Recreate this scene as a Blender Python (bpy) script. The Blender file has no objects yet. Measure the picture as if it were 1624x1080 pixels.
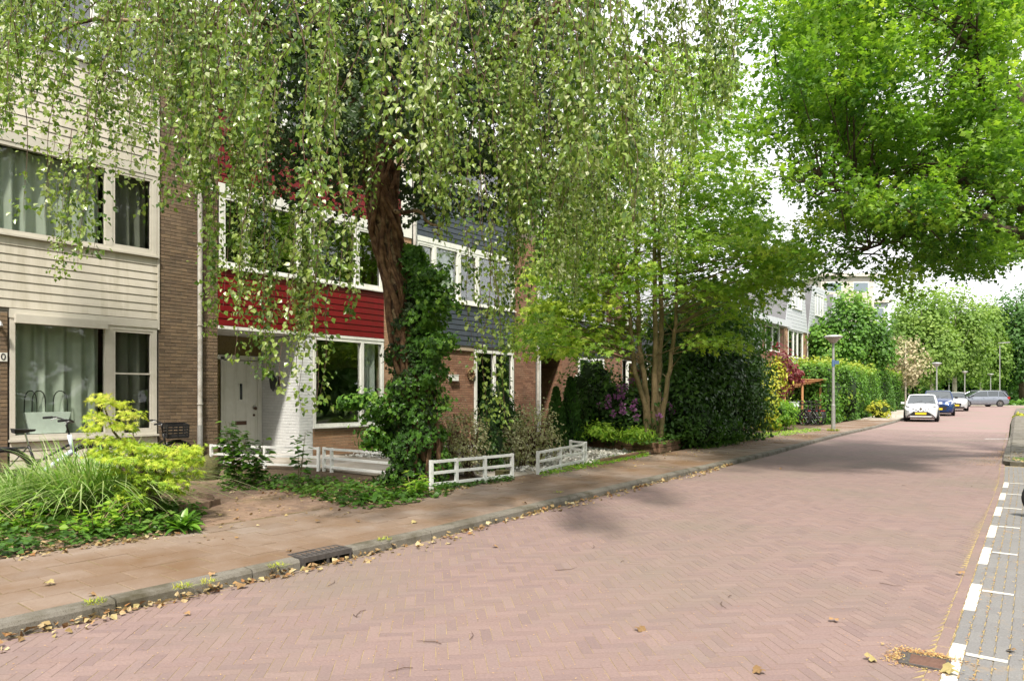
import bpy, math, random
import numpy as np
from math import sin, cos, pi, radians
from mathutils import Vector, Matrix

# ------------------------------------------------------------------ camera, world, sun, exposure
scene = bpy.context.scene
COL = scene.collection
H = 1.45; FPX = 1100.0; PW = 1624.0; YH = 627.0
TH = math.atan(868.0 / FPX); CT, ST = cos(TH), sin(TH)
cd = bpy.data.cameras.new('camera'); cam = bpy.data.objects.new('camera', cd); COL.objects.link(cam)
cam.location = (0, 0, H); cam.rotation_euler = (pi / 2, 0, TH)
cd.sensor_width = 36; cd.lens = FPX / PW * 36; cd.shift_y = 87.0 / PW
cd.clip_start = 0.05; cd.clip_end = 900
scene.camera = cam
CLOUD = 5.2
SUN_EL, SUN_AZ = radians(55), radians(146)      # azimuth clockwise from +Y
w = bpy.data.worlds.new('World'); scene.world = w; w.use_nodes = True
nt = w.node_tree; nt.nodes.clear()
sky = nt.nodes.new('ShaderNodeTexSky'); sky.sky_type = 'NISHITA'; sky.sun_disc = False
sky.sun_elevation = SUN_EL; sky.sun_rotation = SUN_AZ; sky.air_density = 1.0; sky.dust_density = 6.0; sky.ozone_density = 1.0
hs = nt.nodes.new('ShaderNodeHueSaturation'); hs.inputs['Saturation'].default_value = 0.22; hs.inputs['Value'].default_value = 1.0
bg = nt.nodes.new('ShaderNodeBackground'); bg.inputs[1].default_value = 0.15
wo = nt.nodes.new('ShaderNodeOutputWorld')
nt.links.new(sky.outputs[0], hs.inputs['Color'])
# bright hazy cloud cover mixed over the clear sky
tc = nt.nodes.new('ShaderNodeTexCoord'); mp = nt.nodes.new('ShaderNodeMapping'); mp.inputs['Scale'].default_value = (1, 1, 2.5); nt.links.new(tc.outputs['Generated'], mp.inputs[0])
cn = nt.nodes.new('ShaderNodeTexNoise'); cn.inputs['Scale'].default_value = 1.8; cn.inputs['Detail'].default_value = 6; nt.links.new(mp.outputs[0], cn.inputs['Vector'])
cr_ = nt.nodes.new('ShaderNodeValToRGB'); cr_.color_ramp.elements[0].position = .28; cr_.color_ramp.elements[0].color = (.72, .72, .72, 1); cr_.color_ramp.elements[1].position = .6; cr_.color_ramp.elements[1].color = (1, 1, 1, 1); nt.links.new(cn.outputs['Fac'], cr_.inputs[0])
cm = nt.nodes.new('ShaderNodeMix'); cm.data_type = 'RGBA'; nt.links.new(cr_.outputs[0], cm.inputs['Factor']); nt.links.new(hs.outputs[0], cm.inputs['A']); cm.inputs['B'].default_value = (CLOUD, CLOUD * 1.0, CLOUD * 1.02, 1)
nt.links.new(cm.outputs['Result'], bg.inputs[0]); nt.links.new(bg.outputs[0], wo.inputs[0])
sl = bpy.data.lights.new('sun', 'SUN'); sl.energy = 3.3; sl.angle = radians(5); sl.color = (1.0, 0.93, 0.80)
so = bpy.data.objects.new('sun', sl); COL.objects.link(so)
sd = Vector((sin(SUN_AZ) * cos(SUN_EL), cos(SUN_AZ) * cos(SUN_EL), sin(SUN_EL)))
so.rotation_euler = sd.to_track_quat('Z', 'Y').to_euler(); so.location = (20, -10, 40)
vs = scene.view_settings; vs.view_transform = 'Standard'; vs.look = 'None'; vs.exposure = 1.1; vs.gamma = 1; vs.use_curve_mapping = False
scene.cycles.max_bounces = 8; scene.cycles.transparent_max_bounces = 12

R = random.Random(7); NR = np.random.default_rng(11)

# ------------------------------------------------------------------ layout helpers
def cw(px, z, py=None, h=None):
    """world point at photo column px and depth z, at row py or at height h"""
    X = (px - 812) / FPX * z
    hh = h if h is not None else H + (YH - py) / FPX * z
    return Vector((X * CT - z * ST, X * ST + z * CT, hh))
def ground(px, py, h=0.12):
    z = (H - h) * FPX / (py - YH); return cw(px, z, h=h)
KY = [-30, 0, 5, 8, 12, 17, 22, 27, 35, 42, 50, 58, 64]
KX = [-4.92, -4.92, -4.95, -5.14, -5.30, -5.45, -5.8, -6.12, -6.42, -6.85, -7.3, -7.8, -8.4]
def kx(y): return float(np.interp(y, KY, KX))
RYa = [-30, 0, 4.4, 14, 20, 30, 43, 64]; RXa = [-0.30, -0.38, -0.485, -0.72, -1.0, -1.4, -1.95, -2.6]
def rx(y): return float(np.interp(y, RYa, RXa))
def gz(y): return float(np.interp(y, [42, 75], [0, .38]))

# ------------------------------------------------------------------ materials
def ramp(nt_, fac, cols):
    r = nt_.nodes.new('ShaderNodeValToRGB'); e = r.color_ramp.elements
    while len(e) < len(cols): e.new(0.5)
    for i, (p, c) in enumerate(cols): e[i].position = p; e[i].color = (*c, 1)
    nt_.links.new(fac, r.inputs[0]); return r.outputs[0]
def noise(nt_, scale, detail=4, rough=.6, vec=None):
    n = nt_.nodes.new('ShaderNodeTexNoise'); n.inputs['Scale'].default_value = scale
    n.inputs['Detail'].default_value = detail; n.inputs['Roughness'].default_value = rough
    if vec is None:
        g = nt_.nodes.new('ShaderNodeNewGeometry'); vec = g.outputs['Position']
    nt_.links.new(vec, n.inputs['Vector']); return n.outputs['Fac']
def mix(nt_, fac, a, b, mode='MIX'):
    m = nt_.nodes.new('ShaderNodeMix'); m.data_type = 'RGBA'; m.blend_type = mode
    for s, v in ((m.inputs['Factor'], fac), (m.inputs['A'], a), (m.inputs['B'], b)):
        if isinstance(v, (int, float)): s.default_value = v
        elif isinstance(v, tuple): s.default_value = (*v, 1)
        else: nt_.links.new(v, s)
    return m.outputs['Result']
def tintval(nt_):
    a = nt_.nodes.new('ShaderNodeAttribute'); a.attribute_name = 'tint'
    o = nt_.nodes.new('ShaderNodeObjectInfo')
    m = nt_.nodes.new('ShaderNodeMath'); m.operation = 'ADD'; nt_.links.new(a.outputs['Fac'], m.inputs[0]); nt_.links.new(o.outputs['Random'], m.inputs[1])
    f = nt_.nodes.new('ShaderNodeMath'); f.operation = 'FRACT'; nt_.links.new(m.outputs[0], f.inputs[0]); return f.outputs[0]
def mat(name, cols, rough=.7, nscale=6, bump=0.0, bscale=60, spec=.3, metal=0, tint=False, dirt=None, dscale=1.2, damt=(.45, .7), coat=0, tn=.5, streak=False):
    """cols: one colour or list along a noise; tint: list colours picked per piece; dirt: stain colour"""
    m = bpy.data.materials.new(name); m.use_nodes = True; t = m.node_tree; p = t.nodes['Principled BSDF']
    if not isinstance(cols, list): cols = [tuple(c * .9 for c in cols), tuple(min(1, c * 1.08) for c in cols)]
    n = noise(t, nscale, 6)
    if tint:
        k = len(cols); c = ramp(t, tintval(t), [(i / (k - 1), x) for i, x in enumerate(cols)])
        g = ramp(t, n, [(.3, (1 - tn * .5,) * 3), (.7, (1 + 0,) * 3)])
        c = mix(t, 1.0, c, g, 'MULTIPLY')
    else:
        k = len(cols); c = ramp(t, n, [(.3 + .4 * i / (k - 1), x) for i, x in enumerate(cols)])
    if dirt:
        dv = None
        if streak:
            g_ = t.nodes.new('ShaderNodeNewGeometry'); mp_ = t.nodes.new('ShaderNodeMapping'); mp_.inputs['Scale'].default_value = (3.5, 3.5, .35); t.links.new(g_.outputs['Position'], mp_.inputs[0]); dv = mp_.outputs[0]
        d = noise(t, dscale, 8, .65, dv); df = ramp(t, d, [(damt[0], (0, 0, 0)), (damt[1], (1, 1, 1))])
        c = mix(t, df, c, dirt)
    t.links.new(c, p.inputs['Base Color'])
    p.inputs['Roughness'].default_value = rough; p.inputs['Specular IOR Level'].default_value = spec
    p.inputs['Metallic'].default_value = metal; p.inputs['Coat Weight'].default_value = coat
    if bump:
        b = t.nodes.new('ShaderNodeBump'); b.inputs['Strength'].default_value = 1; b.inputs['Distance'].default_value = bump
        t.links.new(noise(t, bscale, 6, .7), b.inputs['Height']); t.links.new(b.outputs[0], p.inputs['Normal'])
    return m
def leafmat(name, cols, trans=.4, rough=.45, tcol=None, spec=.35):
    m = bpy.data.materials.new(name); m.use_nodes = True; t = m.node_tree; p = t.nodes['Principled BSDF']
    a = t.nodes.new('ShaderNodeAttribute'); a.attribute_name = 'tint'
    k = len(cols); c = ramp(t, a.outputs['Fac'], [(i / (k - 1), x) for i, x in enumerate(cols)])
    t.links.new(c, p.inputs['Base Color']); p.inputs['Roughness'].default_value = rough; p.inputs['Specular IOR Level'].default_value = spec
    tr = t.nodes.new('ShaderNodeBsdfTranslucent'); c2 = mix(t, 1.0, c, tcol or (1.5, 1.6, .8), 'MULTIPLY'); t.links.new(c2, tr.inputs[0])
    ms = t.nodes.new('ShaderNodeMixShader'); ms.inputs[0].default_value = trans
    t.links.new(p.outputs[0], ms.inputs[1]); t.links.new(tr.outputs[0], ms.inputs[2])
    t.links.new(ms.outputs[0], t.nodes['Material Output'].inputs[0]); return m
def glassmat(name, tintc=(.75, .8, .78), refl=1.0):
    m = bpy.data.materials.new(name); m.use_nodes = True; t = m.node_tree; t.nodes.clear()
    o = t.nodes.new('ShaderNodeOutputMaterial'); g = t.nodes.new('ShaderNodeBsdfGlossy'); g.inputs['Roughness'].default_value = .015
    tr = t.nodes.new('ShaderNodeBsdfTransparent'); tr.inputs[0].default_value = (*tintc, 1)
    f = t.nodes.new('ShaderNodeFresnel'); f.inputs[0].default_value = 1.6
    mu = t.nodes.new('ShaderNodeMath'); mu.operation = 'MULTIPLY_ADD'; mu.inputs[1].default_value = 1.6 * refl; mu.inputs[2].default_value = .06 * refl; mu.use_clamp = True
    b = t.nodes.new('ShaderNodeBump'); b.inputs['Distance'].default_value = .004; t.links.new(noise(t, 1.6, 1), b.inputs['Height']); t.links.new(b.outputs[0], g.inputs['Normal'])
    ms = t.nodes.new('ShaderNodeMixShader'); t.links.new(f.outputs[0], mu.inputs[0]); t.links.new(mu.outputs[0], ms.inputs[0])
    t.links.new(tr.outputs[0], ms.inputs[1]); t.links.new(g.outputs[0], ms.inputs[2]); t.links.new(ms.outputs[0], o.inputs[0]); return m

M = {}
M['roadbrick'] = mat('road_brick', [(.228, .160, .150), (.25, .176, .165), (.208, .148, .143), (.262, .186, .172), (.232, .162, .148), (.242, .176, .168)], rough=.85, tint=True, tn=.5, nscale=70, bump=.002, bscale=110, dirt=(.175, .145, .12), dscale=.5, damt=(.46, .76))
M['joint'] = mat('joint_sand', [(.075, .055, .04), (.36, .28, .13), (.15, .11, .08)], rough=.95, nscale=22)
M['pavejoint'] = mat('pavement_joint_soil', [(.10, .07, .045), (.17, .13, .07), (.08, .06, .04)], rough=1, nscale=16)
M['farroad'] = mat('far_road_brick', [(.225, .15, .143), (.255, .178, .168)], rough=.8, nscale=5, dirt=(.2, .17, .14), dscale=.5)
M['greybrick'] = mat('grey_paving_brick', [(.205, .20, .203), (.22, .215, .215), (.198, .193, .197), (.212, .207, .205)], rough=.85, tint=True, tn=.6, nscale=90, bump=.002, bscale=120, dirt=(.27, .20, .13), dscale=3, damt=(.58, .75))
M['paver'] = mat('pavement_tile', [(.235, .182, .15), (.262, .205, .17), (.205, .155, .125), (.24, .18, .142), (.245, .198, .17)], rough=.9, tint=True, tn=.35, nscale=45, bump=.002, bscale=80, dirt=(.145, .088, .05), dscale=.55, damt=(.40, .62))
M['drivebrick'] = mat('drive_brick', [(.225, .15, .11), (.27, .185, .135), (.19, .13, .10), (.25, .165, .12)], rough=.85, tint=True, nscale=14, bump=.002, bscale=90, dirt=(.14, .11, .05), dscale=1.4, damt=(.5, .75))
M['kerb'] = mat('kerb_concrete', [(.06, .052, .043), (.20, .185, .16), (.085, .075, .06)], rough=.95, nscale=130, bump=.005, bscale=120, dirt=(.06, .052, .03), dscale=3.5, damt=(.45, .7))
M['soil'] = mat('soil', [(.05, .035, .022), (.10, .07, .045), (.07, .05, .03)], rough=1, nscale=14, bump=.02, bscale=25)
M['grass'] = mat('grass_ground', [(.05, .09, .02), (.10, .16, .035), (.07, .11, .025)], rough=1, nscale=3, bump=.02, bscale=30)
M['conc'] = mat('pale_concrete', (.42, .38, .34), rough=.9, nscale=5, bump=.001, dirt=(.25, .21, .15), dscale=1.5)
M['white'] = mat('white_paint', [(.68, .68, .64), (.78, .78, .75)], rough=.45, nscale=5, dirt=(.45, .44, .37), dscale=1.6, damt=(.52, .85), streak=True)
M['roadpaint'] = mat('worn_road_paint', [(.52, .51, .48), (.64, .63, .60)], rough=.8, nscale=40, dirt=(.30, .27, .24), dscale=14, damt=(.60, .75))
M['whitefence'] = mat('white_fence_paint', [(.66, .67, .66), (.78, .79, .78)], rough=.5, nscale=9, dirt=(.36, .36, .28), dscale=7, damt=(.58, .8))
M['cream'] = mat('cream_siding', [(.54, .50, .43), (.59, .55, .48)], rough=.5, nscale=3, dirt=(.36, .33, .25), dscale=1.2, damt=(.48, .8), streak=True)
M['creamframe'] = mat('cream_frame', [(.50, .47, .41), (.57, .54, .48)], rough=.45, nscale=4, dirt=(.42, .39, .31), dscale=3, damt=(.55, .85))
M['red'] = mat('red_siding', [(.135, .003, .006), (.165, .005, .008)], rough=.42, nscale=3, dirt=(.10, .008, .008), dscale=1.4, damt=(.45, .8), streak=True, spec=.35)
M['blue'] = mat('slate_blue_siding', [(.038, .048, .064), (.052, .064, .084)], rough=.5, nscale=3, dirt=(.075, .08, .085), dscale=1.5, damt=(.5, .8), streak=True)
M['dark'] = mat('dark_siding', (.035, .038, .045), rough=.55)
M['brownbrick'] = mat('brown_brick', [(.18, .125, .08), (.23, .16, .105), (.14, .10, .07), (.25, .175, .11), (.20, .145, .10), (.16, .11, .07)], rough=.85, tint=True, nscale=20, bump=.003, bscale=70, dirt=(.08, .068, .05), dscale=2, damt=(.5, .8))
M['redbrick'] = mat('red_brown_brick', [(.27, .135, .085), (.32, .17, .11), (.21, .105, .07), (.36, .20, .13), (.28, .15, .10)], rough=.85, tint=True, nscale=20, bump=.003, bscale=70, dirt=(.20, .13, .09), dscale=2, damt=(.5, .8))
M['tanbrick'] = mat('tan_brick', [(.42, .25, .15), (.47, .29, .18), (.38, .22, .135), (.44, .28, .18)], rough=.8, tint=True, nscale=20, bump=.002, bscale=70)
M['whitebrick'] = mat('white_painted_brick', [(.70, .71, .72), (.74, .75, .76), (.66, .67, .68)], rough=.6, tint=True, nscale=12, bump=.003, bscale=50, tn=.15)
M['whitemortar'] = mat('white_mortar', (.58, .59, .60), rough=.8)
M['mortar'] = mat('mortar', [(.12, .10, .08), (.20, .17, .135)], rough=1, nscale=12)
M['palemortar'] = mat('pale_mortar', [(.33, .26, .19), (.40, .32, .24)], rough=1, nscale=12)
M['inner'] = mat('interior_plaster', (.22, .21, .19), rough=.9)
M['interiordark'] = mat('interior_dark', (.10, .09, .08), rough=.9)
M['curtain'] = mat('grey_green_curtain', [(.40, .45, .40), (.50, .54, .49)], rough=.95, nscale=3)
M['netcurtain'] = mat('dark_net_curtain', [(.17, .175, .155), (.21, .215, .19)], rough=.95, nscale=3)
M['palecurtain'] = mat('pale_curtain', [(.58, .64, .63), (.68, .73, .72)], rough=.95, nscale=3)
M['glass'] = glassmat('window_glass', (.95, .97, .95), refl=.25)
M['glassdark'] = glassmat('dark_window_glass', (.5, .53, .5), 1.25)
M['carglass'] = mat('car_glass', (.03, .04, .045), rough=.03, spec=1.0, coat=.6)
M['steel'] = mat('galvanised_steel', [(.34, .34, .33), (.44, .44, .43)], rough=.5, metal=.5, nscale=8)
M['pipe'] = mat('pale_pipe', [(.42, .40, .37), (.52, .50, .47)], rough=.5, nscale=6, dirt=(.28, .25, .21), dscale=4)
M['black'] = mat('black_plastic', (.018, .018, .02), rough=.45, spec=.4)
M['rubber'] = mat('rubber', (.022, .022, .024), rough=.8)
M['iron'] = mat('cast_iron', [(.05, .045, .045), (.085, .075, .07)], rough=.7, nscale=30, bump=.001, spec=.4)
M['rustiron'] = mat('rusty_iron', [(.13, .075, .06), (.19, .11, .085)], rough=.85, nscale=25, bump=.001)
M['brass'] = mat('brown_metal', (.10, .06, .045), rough=.4, metal=.6)
M['chrome'] = mat('chrome', (.6, .6, .6), rough=.2, metal=1)
M['yglass'] = mat('amber_figured_glass', [(.13, .095, .03), (.19, .14, .05), (.09, .065, .02)], rough=.25, nscale=28, bump=.006, bscale=45, spec=.6)
M['timber'] = mat('orange_timber', [(.46, .22, .10), (.58, .31, .15)], rough=.75, nscale=7, tint=False, bump=.002)
M['timberpink'] = mat('pale_timber', [(.55, .33, .24), (.62, .40, .30)], rough=.75, nscale=7)
M['sleeper'] = mat('sleeper_timber', [(.20, .115, .075), (.30, .18, .12), (.12, .08, .055)], rough=.9, nscale=9, bump=.006, bscale=30, dirt=(.10, .085, .04), dscale=3)
M['bark'] = mat('birch_bark', [(.05, .03, .02), (.12, .075, .045), (.30, .22, .13), (.04, .025, .018), (.09, .055, .035)], rough=.9, nscale=7, bump=.02, bscale=14)
M['vine'] = mat('ivy_stem_bark', [(.045, .022, .014), (.12, .065, .035), (.24, .15, .085)], rough=.9, nscale=9, bump=.008, bscale=40)
M['maplebark'] = mat('maple_bark', [(.17, .125, .065), (.30, .225, .13), (.22, .17, .085)], rough=.85, nscale=9, bump=.01, bscale=20, dirt=(.12, .12, .05), dscale=2)
M['darkbark'] = mat('dark_bark', [(.055, .04, .028), (.11, .08, .055)], rough=.9, nscale=9, bump=.01, bscale=20)
M['palebark'] = mat('pale_birch_bark', [(.42, .38, .32), (.60, .55, .47), (.30, .25, .2)], rough=.85, nscale=3)
M['twig'] = mat('twig', (.085, .05, .035), rough=.8)
M['gravel'] = mat('white_gravel', [(.55, .54, .5), (.74, .73, .70), (.64, .62, .56)], rough=.85, tint=True, nscale=20)
M['moss'] = mat('mossy_stone', [(.07, .065, .035), (.13, .12, .05), (.05, .05, .03)], rough=.95, nscale=8, bump=.02, bscale=16)
M['bluemetal'] = mat('blue_sign', (.10, .17, .30), rough=.4)
M['lampdome'] = mat('lamp_diffuser', (.50, .46, .46), rough=.35)
M['farwall'] = mat('far_wall', [(.50, .45, .41), (.55, .50, .46)], rough=.8, nscale=.4)
M['farglass'] = mat('far_glass', (.16, .2, .24), rough=.1, spec=.8)
M['greypanel'] = mat('grey_panel', [(.13, .13, .14), (.16, .16, .17)], rough=.6, nscale=1)
M['whitefar'] = mat('white_siding_far', (.52, .54, .58), rough=.5)
M['plate'] = mat('yellow_plate', (.75, .50, .03), rough=.4)
M['redlamp'] = mat('red_lamp', (.28, .02, .02), rough=.2, spec=.6)
M['headlamp'] = mat('headlamp', (.45, .47, .5), rough=.1, spec=.9)
M['silverpaint'] = mat('silver_paint', (.52, .53, .55), rough=.28, metal=.35, coat=.8)
M['whitepaint'] = mat('white_silver_paint', (.66, .68, .71), rough=.28, metal=.15, coat=.8)
M['bluepaint'] = mat('blue_paint', (.01, .035, .13), rough=.25, metal=.3, coat=.9)
M['greypaint'] = mat('grey_blue_paint', (.20, .225, .27), rough=.28, metal=.4, coat=.8)
M['blackpaint'] = mat('black_paint', (.02, .02, .022), rough=.25, coat=.8)
M['palewhite'] = mat('pale_bike_paint', (.62, .72, .82), rough=.35, coat=.4)
M['planter'] = mat('pale_planter', (.80, .88, .87), rough=.5)
M['litter'] = leafmat('dry_leaf', [(.26, .16, .07), (.42, .34, .17), (.17, .08, .035), (.52, .45, .27), (.28, .13, .05), (.36, .31, .14)], trans=.15, rough=.75, tcol=(1, 1, .8), spec=.2)
M['crumbs'] = leafmat('seed_crumbs', [(.38, .22, .10), (.52, .36, .16), (.30, .13, .06), (.45, .38, .14)], trans=.05, rough=.9, tcol=(1, 1, 1), spec=.1)

M['birchleaf'] = leafmat('birch_leaf', [(.05, .105, .016), (.11, .19, .028), (.18, .27, .042), (.30, .37, .11), (.17, .26, .04), (.48, .52, .32)], trans=.38, rough=.3, spec=.55)
M['ivy'] = leafmat('ivy_leaf', [(.03, .075, .016), (.06, .15, .024), (.11, .25, .03), (.20, .35, .05)], trans=.3, rough=.35)
M['ivydark'] = leafmat('dark_ivy_leaf', [(.015, .035, .012), (.03, .06, .016), (.045, .085, .02)], trans=.2, rough=.45)  # dark greens, also used to paint the shade deep in the birch crown
M['mapleleaf'] = leafmat('maple_leaf', [(.07, .16, .022), (.15, .28, .034), (.26, .40, .05), (.45, .54, .08)], trans=.45)
M['oakleaf'] = leafmat('oak_leaf', [(.045, .115, .016), (.105, .215, .026), (.20, .34, .036), (.38, .50, .07)], trans=.45)
M['acerleaf'] = leafmat('golden_maple_leaf', [(.16, .30, .03), (.32, .46, .04), (.50, .58, .06), (.60, .58, .16)], trans=.4, tcol=(1.2, 1.2, .7))
M['blade'] = leafmat('grass_blade', [(.09, .21, .03), (.17, .32, .05), (.28, .42, .12), (.42, .47, .25), (.16, .28, .05)], trans=.3)
M['lime'] = leafmat('lime_leaf', [(.09, .22, .025), (.18, .34, .03), (.34, .48, .06), (.10, .24, .03)], trans=.4)
M['midgreen'] = leafmat('shrub_leaf', [(.03, .08, .015), (.06, .14, .022), (.10, .21, .03), (.16, .26, .05)], trans=.3)
M['darkgreen'] = leafmat('evergreen_leaf', [(.022, .06, .014), (.055, .13, .024), (.13, .25, .045)], trans=.2, rough=.4)
M['conifer'] = leafmat('conifer_spray', [(.025, .07, .016), (.05, .13, .024), (.09, .20, .035)], trans=.2, rough=.6)
M['varieg'] = leafmat('variegated_leaf', [(.12, .14, .05), (.27, .28, .12), (.50, .50, .32), (.18, .12, .08), (.10, .15, .05)], trans=.3)
M['purple'] = leafmat('purple_blossom', [(.24, .07, .25), (.36, .13, .36), (.48, .24, .46)], trans=.3, tcol=(1, 1, 1))
M['plum'] = leafmat('purple_plum_leaf', [(.10, .02, .025), (.18, .035, .04), (.26, .08, .08)], trans=.35, tcol=(1.4, .9, .8))
M['yellowleaf'] = leafmat('yellow_leaf', [(.18, .30, .03), (.36, .40, .04), (.52, .50, .06), (.10, .22, .03)], trans=.35, tcol=(1.2, 1.2, .7))
M['hedge'] = leafmat('hedge_leaf', [(.045, .11, .018), (.08, .19, .025), (.14, .28, .035), (.36, .42, .06)], trans=.3)
M['palegreen'] = leafmat('pale_birch_leaf', [(.10, .19, .035), (.18, .29, .06), (.28, .38, .09)], trans=.4)
M['beige'] = leafmat('beige_blossom', [(.38, .36, .20), (.50, .42, .28), (.28, .34, .12)], trans=.3, tcol=(1, 1, .9))
M['deepgreen'] = leafmat('far_tree_leaf', [(.04, .10, .025), (.07, .16, .035), (.11, .22, .05)], trans=.35)
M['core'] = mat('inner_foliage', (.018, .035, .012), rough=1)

# ------------------------------------------------------------------ object helpers
def mark(o, label=None, cat=None, group=None, kind=None):
    if label: o['label'] = label
    if cat: o['category'] = cat
    if group: o['group'] = group
    if kind: o['kind'] = kind
    return o
def link(name, me, parent=None, kind=None, mats=None):
    o = bpy.data.objects.new(name, me); COL.objects.link(o)
    if parent is not None: o.parent = parent
    if kind: o['kind'] = kind
    return o
def empty(name, label, cat, loc=(0, 0, 0), rz=0, group=None):
    o = bpy.data.objects.new(name, None); COL.objects.link(o); o.location = loc; o.rotation_euler = (0, 0, rz)
    o.empty_display_size = .2
    return mark(o, label, cat, group)
def copy_tree(o, parent=None):
    c = o.copy(); COL.objects.link(c)
    if parent is not None: c.parent = parent
    for ch in list(o.children): copy_tree(ch, c)
    return c
def npmesh(name, V, F, mats, tint=None, smooth=False):
    """V (n,3); F list of arrays (m,k); tint per vertex"""
    me = bpy.data.meshes.new(name); V = np.asarray(V, np.float32)
    me.vertices.add(len(V)); me.vertices.foreach_set('co', V.ravel())
    if not isinstance(F, list): F = [F]
    lt = np.concatenate([np.full(len(f), f.shape[1]) for f in F]); li = np.concatenate([f.ravel() for f in F])
    me.loops.add(len(li)); me.loops.foreach_set('vertex_index', li.astype(np.int32))
    me.polygons.add(len(lt)); ls = np.concatenate([[0], np.cumsum(lt)[:-1]])
    me.polygons.foreach_set('loop_start', ls.astype(np.int32)); me.polygons.foreach_set('loop_total', lt.astype(np.int32))
    me.polygons.foreach_set('use_smooth', np.full(len(lt), bool(smooth)))
    for m_ in (mats if isinstance(mats, (list, tuple)) else [mats]): me.materials.append(m_)
    if tint is not None:
        a = me.attributes.new('tint', 'FLOAT', 'POINT'); a.data.foreach_set('value', np.asarray(tint, np.float32))
    me.update(calc_edges=True); return me
class MB:
    def __init__(s): s.v = []; s.f = []; s.t = []
    def add(s, vs, fs, tint=0.0):
        b = len(s.v); s.v.extend([tuple(p) for p in vs]); s.f.extend([tuple(b + i for i in f) for f in fs]); s.t.extend([tint] * len(vs)); return s
    def box(s, x0, x1, y0, y1, z0, z1, tint=0.0):
        return s.add([(x0, y0, z0), (x1, y0, z0), (x1, y1, z0), (x0, y1, z0), (x0, y0, z1), (x1, y0, z1), (x1, y1, z1), (x0, y1, z1)],
              [(0, 3, 2, 1), (4, 5, 6, 7), (0, 1, 5, 4), (1, 2, 6, 5), (2, 3, 7, 6), (3, 0, 4, 7)], tint)
    def bar(s, a, b, w_, h_, up=(0, 0, 1), tint=0.0):
        a = Vector(a); b = Vector(b); d = (b - a).normalized(); u = Vector(up)
        sd_ = d.cross(u)
        if sd_.length < 1e-4: sd_ = d.cross(Vector((1, 0, 0)))
        sd_.normalize(); u = sd_.cross(d)
        vs_ = []
        for p in (a, b):
            for i, j in ((-1, -1), (1, -1), (1, 1), (-1, 1)): vs_.append(p + sd_ * (w_ / 2 * i) + u * (h_ / 2 * j))
        return s.add(vs_, [(0, 1, 2, 3), (7, 6, 5, 4), (0, 4, 5, 1), (1, 5, 6, 2), (2, 6, 7, 3), (3, 7, 4, 0)], tint)
    def tube(s, pts, rad, n=8, cap=True, tint=0.0):
        pts = [Vector(p) for p in pts]; k = len(pts)
        if not isinstance(rad, (list, tuple)): rad = [rad] * k
        d0 = (pts[1] - pts[0]).normalized(); ref = Vector((0, 0, 1)) if abs(d0.z) < .9 else Vector((1, 0, 0))
        u = d0.cross(ref).normalized(); vs_ = []
        for i, p in enumerate(pts):
            d = (pts[min(i + 1, k - 1)] - pts[max(i - 1, 0)]).normalized()
            u = (u - d * u.dot(d)).normalized(); v_ = d.cross(u)
            for j in range(n):
                a = 2 * pi * j / n; vs_.append(p + (u * cos(a) + v_ * sin(a)) * rad[i])
        fs = [(i * n + j, i * n + (j + 1) % n, (i + 1) * n + (j + 1) % n, (i + 1) * n + j) for i in range(k - 1) for j in range(n)]
        if cap: fs += [tuple(range(n - 1, -1, -1)), tuple((k - 1) * n + j for j in range(n))]
        return s.add(vs_, fs, tint)
    def lathe(s, prof, c=(0, 0, 0), n=20, axis='z', tint=0.0):
        vs_ = []
        for r_, h_ in prof:
            for j in range(n):
                a = 2 * pi * j / n; x, y = r_ * cos(a), r_ * sin(a)
                p = (x, y, h_) if axis == 'z' else (x, h_, y)
                vs_.append((c[0] + p[0], c[1] + p[1], c[2] + p[2]))
        k = len(prof); fs = [(i * n + j, i * n + (j + 1) % n, (i + 1) * n + (j + 1) % n, (i + 1) * n + j) for i in range(k - 1) for j in range(n)]
        fs += [tuple(range(n)), tuple((k - 1) * n + j for j in range(n))]
        return s.add(vs_, fs, tint)
    def mesh(s, name, m_, smooth=False):
        me = bpy.data.meshes.new(name); me.from_pydata(s.v, [], s.f)
        for q in (m_ if isinstance(m_, (list, tuple)) else [m_]): me.materials.append(q)
        a = me.attributes.new('tint', 'FLOAT', 'POINT'); a.data.foreach_set('value', np.array(s.t, np.float32))
        if smooth: me.polygons.foreach_set('use_smooth', np.ones(len(me.polygons), bool))
        me.update(); return me
    def obj(s, name, m_, parent=None, kind=None, smooth=False):
        return link(name, s.mesh(name, m_, smooth), parent, kind)
def smooth_by_angle(o, deg=35):
    me = o.data
    me.polygons.foreach_set('use_smooth', np.ones(len(me.polygons), bool))
    try: me.set_sharp_from_angle(angle=radians(deg))
    except Exception: pass
    return o

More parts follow.
